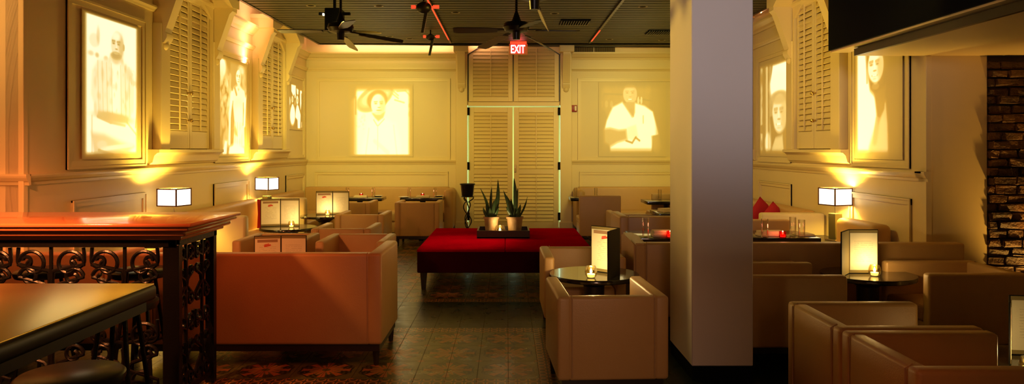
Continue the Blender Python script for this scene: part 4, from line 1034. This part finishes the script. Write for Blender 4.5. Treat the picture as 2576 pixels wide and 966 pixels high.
# pillows
def pillow(label, x, y, z, rz, tilt, s=0.40):
    b = NB(); n = 12; vs = {}
    for sd in (1, -1):
        for i in range(n + 1):
            for j in range(n + 1):
                u, v = i / n * 2 - 1, j / n * 2 - 1
                e = max(0, (1 - u * u) * (1 - v * v)) ** 0.5; pinch = 1 - 0.10 * (1 - abs(u * v)) * (abs(u) ** 4 + abs(v) ** 4) / 2
                key = (sd if e > 1e-6 else 0, i, j)
                if key not in vs: vs[key] = b.verts.new((u * s / 2 * pinch, sd * 0.075 * e, v * s / 2 * pinch))
    g = lambda sd, i, j: vs.get((sd, i, j)) or vs[(0, i, j)]
    for sd in (1, -1):
        for i in range(n):
            for j in range(n):
                q = [g(sd, i, j), g(sd, i + 1, j), g(sd, i + 1, j + 1), g(sd, i, j + 1)]
                q2 = []; [q2.append(v) for v in q if v not in q2]
                if len(q2) >= 3:
                    try: b.faces.new(q2)
                    except ValueError: pass
    o = obj('throw_pillow', b, 'pillow', None, True); o.location = (x, y, z)
    o.rotation_euler = (tilt[0], tilt[1], rz); o['label'] = label; o['category'] = 'pillow'; o['group'] = 'red throw pillows'
    return o
pillow('dark red pillow leaning beside the open menu on the left banquette', -3.40, 10.66, 0.67, math.radians(12), (0.0, 0.0), 0.42)
pillow('red pillow on the right banquette, left one of the pair', 3.44, 9.95, 0.70, math.radians(20), (0.1, math.radians(38)), 0.38)
pillow('red pillow on the right banquette, right one of the pair', 3.46, 9.55, 0.69, math.radians(10), (0.1, math.radians(42)), 0.34)

# ---------------------------------------------------------------- ottoman with tray
t = thing('ottoman', 'large square red velvet ottoman in the middle of the room', 'ottoman', (-0.02, 9.45, 0))
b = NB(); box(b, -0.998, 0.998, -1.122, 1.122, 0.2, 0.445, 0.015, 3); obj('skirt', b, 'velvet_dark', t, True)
for (x0, x1) in ((-1.0, -0.001), (0.001, 1.0)):
    for (y0, y1) in ((-1.125, 0.16), (0.162, 1.125)):
        b = NB(); box(b, x0, x1, y0, y1, 0.435, 0.47, 0.014, 3); obj('cushion', b, 'velvet', t, True)
for sx in (-0.93, 0.93):
    for sy in (-1.05, 1.05):
        b = NB(); lathe(b, [(0, 0), (0.025, 0), (0.042, 0.21), (0, 0.21)], 4, (sx, sy, 0)); obj('leg', b, 'dark_wood', t)
t = thing('serving_tray', 'dark wooden tray on the red ottoman holding two potted plants', 'tray', (-0.045, 9.60, 0.47))
b = NB(); box(b, -0.335, 0.335, -0.27, 0.27, 0, 0.018); obj('tray_bottom', b, 'tray', t)
for (x0, x1, y0, y1) in ((-0.335, 0.335, -0.27, -0.25), (-0.335, 0.335, 0.25, 0.27), (-0.335, -0.315, -0.25, 0.25), (0.315, 0.335, -0.25, 0.25)):
    b = NB(); box(b, x0, x1, y0, y1, 0.0, 0.10, 0.004); obj('rim', b, 'tray', t)
def leaf(b, base, tip, w, curl, tw):
    base, tip = Vector(base), Vector(tip); n = 10; A = []; B = []; C = []
    d = tip - base; sd = Vector((math.cos(tw), math.sin(tw), 0))
    nr = d.cross(sd).normalized()
    for i in range(n + 1):
        f = i / n; c = base + d * f + Vector((curl[0], curl[1], 0)) * (math.sin(PI * f) * 0.5)
        s = sd * math.cos(0.9 * f) + nr * math.sin(0.9 * f) * 0.6
        ww = w * (0.55 + 1.1 * f - 0.9 * f * f) * (1 - f ** 5) + 0.001
        A.append(b.verts.new(c - s * ww)); C.append(b.verts.new(c + nr * 0.006)); B.append(b.verts.new(c + s * ww))
    for i in range(n):
        b.faces.new((A[i], C[i], C[i + 1], A[i + 1])); b.faces.new((C[i], B[i], B[i + 1], C[i + 1]))
def plant(label, x, y, z, leaves, hp=0.235, r=0.10):
    t = thing('potted_snake_plant', label, 'plant', (x, y, z), 0, 'potted snake plants on the tray')
    b = NB(); lathe(b, [(0, 0), (r * 0.72, 0), (r * 0.93, hp - 0.03), (r * 1.04, hp - 0.028), (r * 1.04, hp), (r * 0.92, hp), (r * 0.88, hp - 0.03), (0, hp - 0.03)], 28); obj('pot', b, 'terracotta', t, True)
    b = NB(); lathe(b, [(0, hp - 0.018), (r * 0.88, hp - 0.022), (r * 0.88, hp - 0.04), (0, hp - 0.04)], 20); obj('soil', b, 'soil', t)
    b = NB()
    for (bx, by, tx, ty, h, w, cx) in leaves: leaf(b, (bx, by, hp - 0.03), (tx, ty, max(h, 0.36)), w * 1.35, (cx, 0), random.uniform(-0.5, 0.5))
    o = obj('leaves', b, 'leaf', t, True)
    md = o.modifiers.new('thickness', 'SOLIDIFY'); md.thickness = 0.004
K = 9.6 / 1850
plant('left potted snake plant on the tray, three tall leaves', (1236 - VX) * K, 9.6, 0.49,
      [(-0.03, 0, -0.14, 0.0, 0.60, 0.020, 0.06), (0.00, 0.02, 0.005, 0.02, 0.62, 0.017, -0.02), (0.03, 0, 0.085, 0, 0.72, 0.024, 0.05), (0.02, -0.03, 0.07, -0.03, 0.50, 0.022, -0.03), (-0.04, -0.02, -0.105, -0.03, 0.34, 0.018, -0.02), (0.04, -0.02, 0.10, -0.03, 0.27, 0.018, 0.0), (-0.01, -0.04, -0.02, -0.05, 0.33, 0.022, 0), (0.015, 0.03, 0.03, 0.05, 0.45, 0.02, 0), (-0.03, 0.03, -0.07, 0.05, 0.40, 0.018, 0)])
plant('right potted snake plant on the tray, leaf bending right', (1295 - VX) * K, 9.6, 0.49,
      [(-0.04, 0, -0.15, 0, 0.58, 0.020, 0.02), (-0.02, 0.02, -0.12, 0.02, 0.52, 0.026, 0.04), (0.0, 0, -0.01, 0, 0.73, 0.026, 0.03), (0.01, 0.02, 0.04, 0.03, 0.60, 0.012, 0.0), (0.045, 0, 0.165, 0, 0.49, 0.016, 0.03), (0.03, -0.02, 0.075, -0.02, 0.40, 0.024, 0.0), (-0.03, -0.03, -0.11, -0.04, 0.30, 0.018, 0), (0.0, -0.04, 0.01, -0.05, 0.36, 0.026, 0), (-0.01, 0.03, -0.05, 0.05, 0.46, 0.02, 0), (0.02, -0.04, 0.05, -0.05, 0.34, 0.02, 0)], 0.235, 0.11)
votive('glass candle between the two plants on the tray', (1258 - VX) * K + 0.0, 9.44, 0.4895, power=2.5, s=1.65)

# iron plant stand before the door
t = thing('plant_stand', 'black pot on a twisted iron stand at the left of the door', 'planter', (-0.67, 12.5, 0))
b = NB(); lathe(b, [(0, 0.80), (0.095, 0.80), (0.118, 1.0), (0.13, 1.0), (0.13, 1.02), (0.112, 1.02), (0.10, 0.85), (0, 0.85)], 24); obj('pot', b, 'iron', t, True)
b = NB(); tube(b, [(0.10 * math.cos(a * PI / 8), 0.10 * math.sin(a * PI / 8), 0.80) for a in range(17)], 0.008); obj('ring', b, 'iron', t, True)
for k_ in range(3):
    b = NB(); ph = k_ * 2 * PI / 3; pts = []
    for i in range(60):
        f = i / 59; zz = 0.80 - 0.78 * f; r = 0.10 if f < 0.06 else 0.012 + 0.055 * abs(math.sin(PI * (f - 0.06) / 0.94 * 3.0)) + (0.10 * max(0, f - 0.85) / 0.15)
        if f < 0.12: r = 0.10 - (0.10 - 0.02) * max(0, f - 0.05) / 0.07
        a = ph + f * 4.0; pts.append((r * math.cos(a), r * math.sin(a), zz))
    tube(b, pts, 0.009, 6); obj('leg', b, 'iron', t, True)

# ---------------------------------------------------------------- foreground: bar table, stools, counter with scroll railing
t = thing('bar_table', 'dark lacquered high table in the left foreground', 'table', (-2.3, 2.02, 0))
b = NB(); box(b, -1.4, 0.86, -1.0, 1.01, 0.985, 1.044, 0.014, 3); obj('edge_band', b, 'dark_wood', t, True)
b = NB(); box(b, -1.392, 0.852, -0.992, 1.002, 1.043, 1.05, 0.003, 2); obj('tabletop', b, 'bar_top', t, True)
b = NB(); box(b, -1.37, 0.83, -0.97, 0.98, 0.94, 0.985); obj('apron', b, 'dark_wood', t)
for sx in (-1.0, 0.30):
    b = NB(); lathe(b, [(0, 0.94), (0.06, 0.94), (0.05, 0.06), (0.22, 0.02), (0.22, 0.0), (0, 0)], 20, (sx, 0, 0)); obj('pedestal', b, 'iron', t, True)
def stool(label, x, y, z=0.76, r=0.2):
    t = thing('bar_stool', label, 'stool', (x, y, 0), 0, 'round bar stools')
    b = NB(); lathe(b, [(0, z - 0.05), (r - 0.01, z - 0.05), (r, z - 0.03), (r, z - 0.012), (r - 0.015, z), (0, z - 0.004)], 40); obj('seat', b, 'stool_pad', t, True)
    for k_ in range(4):
        a = PI / 4 + k_ * PI / 2; b = NB(); tube(b, [(0.09 * math.cos(a), 0.09 * math.sin(a), z - 0.05), (0.19 * math.cos(a), 0.19 * math.sin(a), 0.0)], 0.013); obj('leg', b, 'iron', t, True)
    b = NB(); tube(b, [(0.155 * math.cos(a * PI / 12), 0.155 * math.sin(a * PI / 12), 0.28) for a in range(25)], 0.009); obj('foot_ring', b, 'iron', t, True)
    return t
stool('bar stool with grey round seat at the bottom left corner, under the high table', -1.74, 2.93, 0.71)
stool('bar stool whose seat edge peeks past the far corner of the high table', -2.12, 4.02, 0.78)
stool('bar stool behind the scrolls, right of its neighbour', -2.57, 5.17, 0.76)
stool('bar stool behind the scrolls, second from the right', -3.24, 5.17, 0.76)

cx1 = -1.88; YF, YK = 4.47, 5.10
t = thing('bar_counter', 'red polished bar counter on a wrought iron scroll base', 'counter', (-3.4, 4.8, 0))
L0 = Vector((-3.4, 4.8, 0))
def cb(b, x0, x1, y0, y1, z0, z1, bv=0.0, sg=2): box(b, x0 - L0.x, x1 - L0.x, y0 - L0.y, y1 - L0.y, z0, z1, bv, sg)
b = NB(); XW = XLN + 0.02
# stepped moulded edge under a thin top
cb(b, XW, cx1 + 0.0, YF - 0.10, YK + 0.10, 1.135, 1.158, 0.008, 3)
cb(b, XW, cx1 - 0.02, YF - 0.085, YK + 0.085, 1.11, 1.136, 0.012, 3)
cb(b, XW, cx1 - 0.05, YF - 0.055, YK + 0.055, 1.075, 1.112, 0.016, 4)
cb(b, XW, cx1 - 0.09, YF - 0.02, YK + 0.02, 1.05, 1.077, 0.008, 2)
obj('counter_top', b, 'counter', t, True)
xr = cx1 - 0.13
b = NB(); cb(b, XW, xr, YF, YF + 0.05, 1.005, 1.05, 0.003); cb(b, XW, xr, YK - 0.05, YK, 1.005, 1.05, 0.003); cb(b, xr - 0.05, xr, YF, YK, 1.005, 1.05, 0.003); obj('top_rail', b, 'iron', t)
b = NB(); cb(b, XW, xr, YF + 0.01, YF + 0.04, 0.06, 0.09, 0.003); cb(b, xr - 0.04, xr - 0.01, YF, YK, 0.06, 0.09, 0.003); obj('bottom_rail', b, 'iron', t)
for (px, py, ww) in ((xr - 0.035, YF + 0.03, 0.05), (xr - 0.03, YK - 0.03, 0.03), (-3.52, YF + 0.03, 0.04), (-5.0, YF + 0.03, 0.04), (-3.52, YK - 0.03, 0.03), (-5.0, YK - 0.03, 0.03)):
    b = NB(); cb(b, px - ww, px + ww - 0.0, py - 0.025, py + 0.025, 0, 1.02, 0.004); obj('post', b, 'iron', t)
def spiral(cx, cy, r0, turns, a0, sgn, n=34):
    return [(cx + r0 * (1 - 0.70 * i / n) * math.cos(a0 + sgn * turns * 2 * PI * i / n), cy + r0 * (1 - 0.70 * i / n) * math.sin(a0 + sgn * turns * 2 * PI * i / n)) for i in range(n + 1)]
def scroll_set(cx, z0, z1, hw):
    """list of planar polylines (u, z) making a mirrored tulip of C-scrolls"""
    out = []; H = z1 - z0
    for s in (-1, 1):
        r = hw * 0.42
        top = spiral(cx + s * hw * 0.50, z1 - r - 0.01, r, 1.15, PI / 2 * (1 - s) , s)          # upper curl
        stem = [(cx + s * 0.012, z0 + H * 0.40), (cx + s * hw * 0.02, z0 + H * 0.55), (cx + s * hw * 0.05, z1 - r - 0.05)]
        out.append(stem + top)
        r2 = hw * 0.28
        mid = spiral(cx + s * hw * 0.62, z0 + H * 0.55, r2, 1.2, PI / 2 * (1 - s), s)
        out.append([(cx + s * 0.012, z0 + H * 0.34), (cx + s * hw * 0.2, z0 + H * 0.44)] + mid)
        r3 = hw * 0.42
        low = spiral(cx + s * hw * 0.50, z0 + r3 + 0.01, r3, 1.15, PI / 2 * (1 - s), -s)
        out.append([(cx + s * 0.012, z0 + H * 0.62), (cx + s * hw * 0.03, z0 + H * 0.35)] + low)
        r4 = hw * 0.22
        out.append([(cx + s * hw * 0.9, z1), (cx + s * hw * 0.92, z1 - H * 0.12)] + spiral(cx + s * hw * 0.70, z1 - H * 0.20, r4, 1.0, PI / 2 * (1 - s), -s))
    return out
xs_bays = [(-3.60, xr - 0.08)]
def bay(x0, x1, n, zlo=0.09, zhi=1.0, ypl=YF + 0.025, side=False):
    w_ = (x1 - x0) / n
    for i in range(n):
        c = x0 + w_ * (i + 0.5); b = NB()
        for (q0, q1) in ((0.60, zhi), (zlo, 0.56)):
            for pl in scroll_set(c, q0, q1, w_ / 2 - 0.004):
                tube(b, [((u - L0.x, ypl - L0.y, zz) if not side else (xr - 0.025 - L0.x, u - L0.y, zz)) for u, zz in pl], 0.0115, 6)
        obj('scrollwork', b, 'iron', t, True)
        b = NB()
        if not side: cb(b, c - 0.008, c + 0.008, ypl - 0.008, ypl + 0.008, zlo, 1.005)
        else: cb(b, xr - 0.033, xr - 0.017, c - 0.008, c + 0.008, zlo, 1.005)
        obj('baluster', b, 'iron', t)
bay(-3.46, xr - 0.10, 3); bay(-4.95, -3.58, 3); bay(YF + 0.07, YK - 0.07, 2, side=True)

# ---------------------------------------------------------------- ceiling fans, projector, sign, vents, downlights
def fan(label, x, y, z, blades, rod_top=ZC, R=0.67, rod=True, pale=()):
    t = thing('ceiling_fan', label, 'fan', (x, y, z), 0, 'dark ceiling fans')
    b = NB(); lathe(b, [(0, 0.09), (0.05, 0.10), (0.13, 0.075), (0.145, 0.03), (0.12, -0.01), (0.06, -0.025), (0, -0.025)], 28); obj('motor', b, 'fan', t, True)
    b = NB(); lathe(b, [(0, -0.02), (0.045, -0.02), (0.038, -0.10), (0, -0.10)], 16); obj('switch_cup', b, 'fan', t, True)
    b = NB(); tube(b, [(0, 0, 0.08), (0, 0, rod_top - z)], 0.014); lathe(b, [(0.014, 0.20), (0.05, 0.10), (0, 0.09)], 16); obj('downrod', b, 'fan', t, True)
    b = NB(); lathe(b, [(0, rod_top - z), (0.07, rod_top - z), (0.05, rod_top - z - 0.06), (0, rod_top - z - 0.07)], 20); obj('canopy', b, 'fan', t, True)
    for i, (ang, droop, pitch) in enumerate(blades):
        R_ = Matrix.Rotation(math.radians(ang), 4, 'Z') @ Matrix.Rotation(math.radians(droop), 4, 'Y') @ Matrix.Rotation(math.radians(pitch), 4, 'X')
        b = NB(); vs = []
        prof = [(0.20, -0.045), (0.30, -0.062), (R - 0.05, -0.07), (R, -0.055), (R, 0.055), (R - 0.05, 0.07), (0.30, 0.062), (0.20, 0.045)]
        vs = prism(b, prof, 'z', -0.004, 0.004); bmesh.ops.transform(b, matrix=R_, verts=b.verts[:])
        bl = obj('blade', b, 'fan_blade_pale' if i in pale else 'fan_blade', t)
        b = NB(); prism(b, [(0.08, -0.015), (0.22, -0.03), (0.27, 0), (0.22, 0.03), (0.08, 0.015)], 'z', 0.004, 0.010); bmesh.ops.transform(b, matrix=R_, verts=b.verts[:]); obj('blade_arm', b, 'fan', bl)
    return t
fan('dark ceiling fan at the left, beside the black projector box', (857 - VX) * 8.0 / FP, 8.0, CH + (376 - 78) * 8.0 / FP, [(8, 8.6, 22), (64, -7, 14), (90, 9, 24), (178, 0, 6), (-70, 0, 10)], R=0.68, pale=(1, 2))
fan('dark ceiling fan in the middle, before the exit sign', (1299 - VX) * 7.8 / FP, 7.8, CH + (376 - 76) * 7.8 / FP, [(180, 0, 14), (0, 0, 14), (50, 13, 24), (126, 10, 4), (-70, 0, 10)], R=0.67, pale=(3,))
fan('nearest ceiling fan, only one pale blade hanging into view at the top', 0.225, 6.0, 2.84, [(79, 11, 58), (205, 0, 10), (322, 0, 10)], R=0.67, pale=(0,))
# projector box on the ceiling
Yp = 8.9; kx = Yp / FP
t = thing('projector', 'black projector box hanging beside the left fan', 'projector', ((842 - VX) * kx, Yp, CH + (376 - 80) * kx))
b = NB(); box(b, -0.095, 0.095, -0.12, 0.12, 0, 0.27, 0.01, 2); obj('housing', b, 'black', t, True)
b = NB(); box(b, -0.19, 0.19, -0.02, 0.02, 0.20, 0.235, 0.004); obj('bracket', b, 'black', t)
b = NB(); box(b, -0.015, 0.015, -0.015, 0.015, 0.27, ZC - t.location.z); obj('mount', b, 'black', t)
b = NB(); box(b, -0.135, -0.12, -0.05, -0.02, 0.19, 0.215); obj('status_lamp', b, 'bulb', t)
# track spotlights
def track(label, x, y0, y1, sy0, sy1):
    b = NB(); box(b, -0.02, 0.02, 0, y1 - y0, -0.035, 0, 0.003); o = obj('light_track', b, 'fan')
    b = NB(); box(b, -0.009, 0.009, sy0 - y0, sy1 - y0, -0.043, -0.035, 0.001); obj('red_glow_strip', b, 'red_glow', o); o.location = (x, y0, ZC); o['label'] = label; o['category'] = 'light track'; o['group'] = 'lighting tracks on the plank ceiling'  # glowing strip put in for the red light falling on the track
def spotl(label, x, y, drop=0.2, red=True, s=1.0, ln=0.35):
    t = thing('track_spotlight', label, 'spotlight', (x, y, ZC), 0, 'spotlights below the plank ceiling')
    b = NB(); tube(b, [(0, 0, 0), (0, 0, -drop)], 0.012); obj('stem', b, 'fan', t, True)
    b = NB(); bmesh.ops.create_uvsphere(b, u_segments=18, v_segments=10, radius=0.09 * s, matrix=Matrix.Translation((0, 0, -drop)) @ Matrix.Diagonal((1, 0.7, 0.75, 1))); obj('head', b, 'fan', t, True)
    b = NB(); prism(b, [(0.02, -drop), (0.06, -drop - 0.02), (-0.0, -drop - ln), (-0.035, -drop - ln)], 'y', -0.02, 0.02); obj('barn_door', b, 'fan', t)
    b = NB(); box(b, -0.15 * s, -0.10 * s, 0.05, 0.07, -drop + 0.0, -drop + 0.045, 0.003); box(b, 0.10 * s, 0.17 * s, 0.05, 0.07, -drop + 0.0, -drop + 0.045, 0.003); box(b, -0.11 * s, 0.11 * s, 0.055, 0.065, -drop + 0.015, -drop + 0.03); obj('red_lamp_bar', b, 'red_glow', t)
track('light track on the plank ceiling, left of the middle', -1.03, 6.0, 13.5, 7.5, 13.0)
track('light track on the plank ceiling, right of the middle', 1.52, 6.0, 13.5, 12.0, 13.2)
spotl('red-lit spotlight on the left track, nearer one', (1066 - VX) * 9.6 / FP, 9.6, 0.13, s=1.15, ln=0.33)
spotl('red-lit spotlight on the left track, farther one by the back edge', (1083 - VX) * 12.2 / FP, 12.2, 0.12, s=0.85, ln=0.30)

t = thing('exit_sign', 'lit red EXIT sign hanging over the arched door', 'sign', ((1304 - VX) * 13.5 / FP, 13.5, 3.34))
b = NB(); box(b, -0.17, 0.17, -0.006, 0.006, 0, 0.20, 0.002); obj('plate', b, 'exit_plate', t)
b = NB(); box(b, -0.15, 0.15, -0.03, 0.03, 0.20, 0.24, 0.004); obj('housing', b, 'red_glow', t)
def font_obj(txt, size, m, parent, loc, name, ext=0.004, sx=1.0):
    cu = bpy.data.curves.new(name, 'FONT'); cu.body = txt; cu.size = size; cu.extrude = ext; cu.align_x = 'CENTER'; cu.offset = 0.004
    o = bpy.data.objects.new(name + '_src', cu); COL.objects.link(o); bpy.context.view_layer.update()
    me = bpy.data.meshes.new_from_object(o.evaluated_get(bpy.context.evaluated_depsgraph_get())); bpy.data.objects.remove(o)
    me.materials.clear(); me.materials.append(M[m]); n = bpy.data.objects.new(name, me); COL.objects.link(n); n.parent = parent; n.location = loc; n.rotation_euler = (PI / 2, 0, 0); n.scale = (sx, 1, 1); return n
font_obj('EXIT', 0.21, 'exit_letter', t, (-0.01, -0.012, 0.03), 'lettering', sx=0.62)
b = NB(); box(b, -0.14, 0.11, -0.0075, -0.0065, 0.02, 0.19); obj('red_field', b, 'exit_glow', t)
l = light('POINT', 'exit_light', (0, -0.05, 0.16), (1, 0.03, 0.02), 1.5, radius=0.05); l.parent = t

t = thing('fire_alarm', 'small red fire alarm box on the wall right of the door', 'alarm', ((1444 - VX) * (YB - 0.03) / FP, YB, CH + (376 - 273) * YB / FP))
b = NB(); box(b, -0.058, 0.058, -0.05, 0, -0.065, 0.065, 0.006); obj('housing', b, 'red_plastic', t, True)
b = NB(); box(b, 0.012, 0.045, -0.054, -0.049, -0.045, 0.045, 0.002); obj('strobe', b, 'white_ink', t)

def vent(label, x, y, z, wx, wy, vertical=False, n=12, group='air vents'):
    t = thing('air_vent', label, 'vent', (x, y, z), 0, group)
    if not vertical:
        b = NB(); box(b, -wx / 2, wx / 2, -wy / 2, wy / 2, -0.012, 0.0, 0.003); obj('plate', b, 'black', t)
        b = NB()
        for i in range(n): u = -wx / 2 + wx * (i + 0.5) / n; box(b, u - 0.006, u + 0.006, -wy / 2 + 0.02, wy / 2 - 0.02, -0.03, -0.012)
        obj('louvres', b, 'fan', t)
    else:
        b = NB(); box(b, -wx / 2, wx / 2, -0.02, 0.0, -wy / 2, wy / 2, 0.003); obj('plate', b, 'black', t)
        b = NB()
        for i in range(n): u = -wx / 2 + wx * (i + 0.5) / n; box(b, u - 0.004, u + 0.004, -0.032, -0.02, -wy / 2 + 0.01, wy / 2 - 0.01)
        obj('louvres', b, 'menu_mat', t)
vent('black grille in the plank ceiling, middle right', 1.05, 11.4, ZC, 0.46, 0.45)
vent('black grille in the plank ceiling nearest the column', 2.58, 12.35, ZC, 0.46, 0.4)
kb = YB / FP
vent('slotted wall grille below the ceiling, left one of two', (1467 - VX) * kb, YB, CH + (376 - 120) * kb, 0.40, 0.20, True, 20)
vent('slotted wall grille below the ceiling, right one of two', (1521 - VX) * kb, YB, CH + (376 - 120) * kb, 0.40, 0.20, True, 20)
DLP = [(782, 14, 'left of the projector box'), (953, 15, 'right of the left fan rod'), (1395, 34, 'behind the near pale blade'), (1617, 17, 'nearest the column'), (1030, 97, 'beyond the left fan'), (980, 92, 'over the left fan blade'), (1533, 99, 'near the back edge by the right track'), (1665, 101, 'at the back edge beside the column'), (1146, 31, 'right of the left track')]
for (px, py, wh) in DLP:
    Y = (ZC - CH) * FP / (HY - py); X = (px - VX) * Y / FP
    t = thing('recessed_downlight', 'unlit recessed downlight in the plank ceiling, ' + wh, 'ceiling light', (X, Y, ZC), 0, 'recessed downlights in the plank ceiling')
    b = NB(); lathe(b, [(0.045, -0.002), (0.065, -0.006), (0.07, 0.0), (0.07, 0.004), (0.045, 0.004)], 24); obj('trim_ring', b, 'fan_blade_pale', t, True)
    b = NB(); lathe(b, [(0, -0.001), (0.045, -0.002), (0.045, 0.004), (0, 0.004)], 20); obj('baffle', b, 'black', t, True)
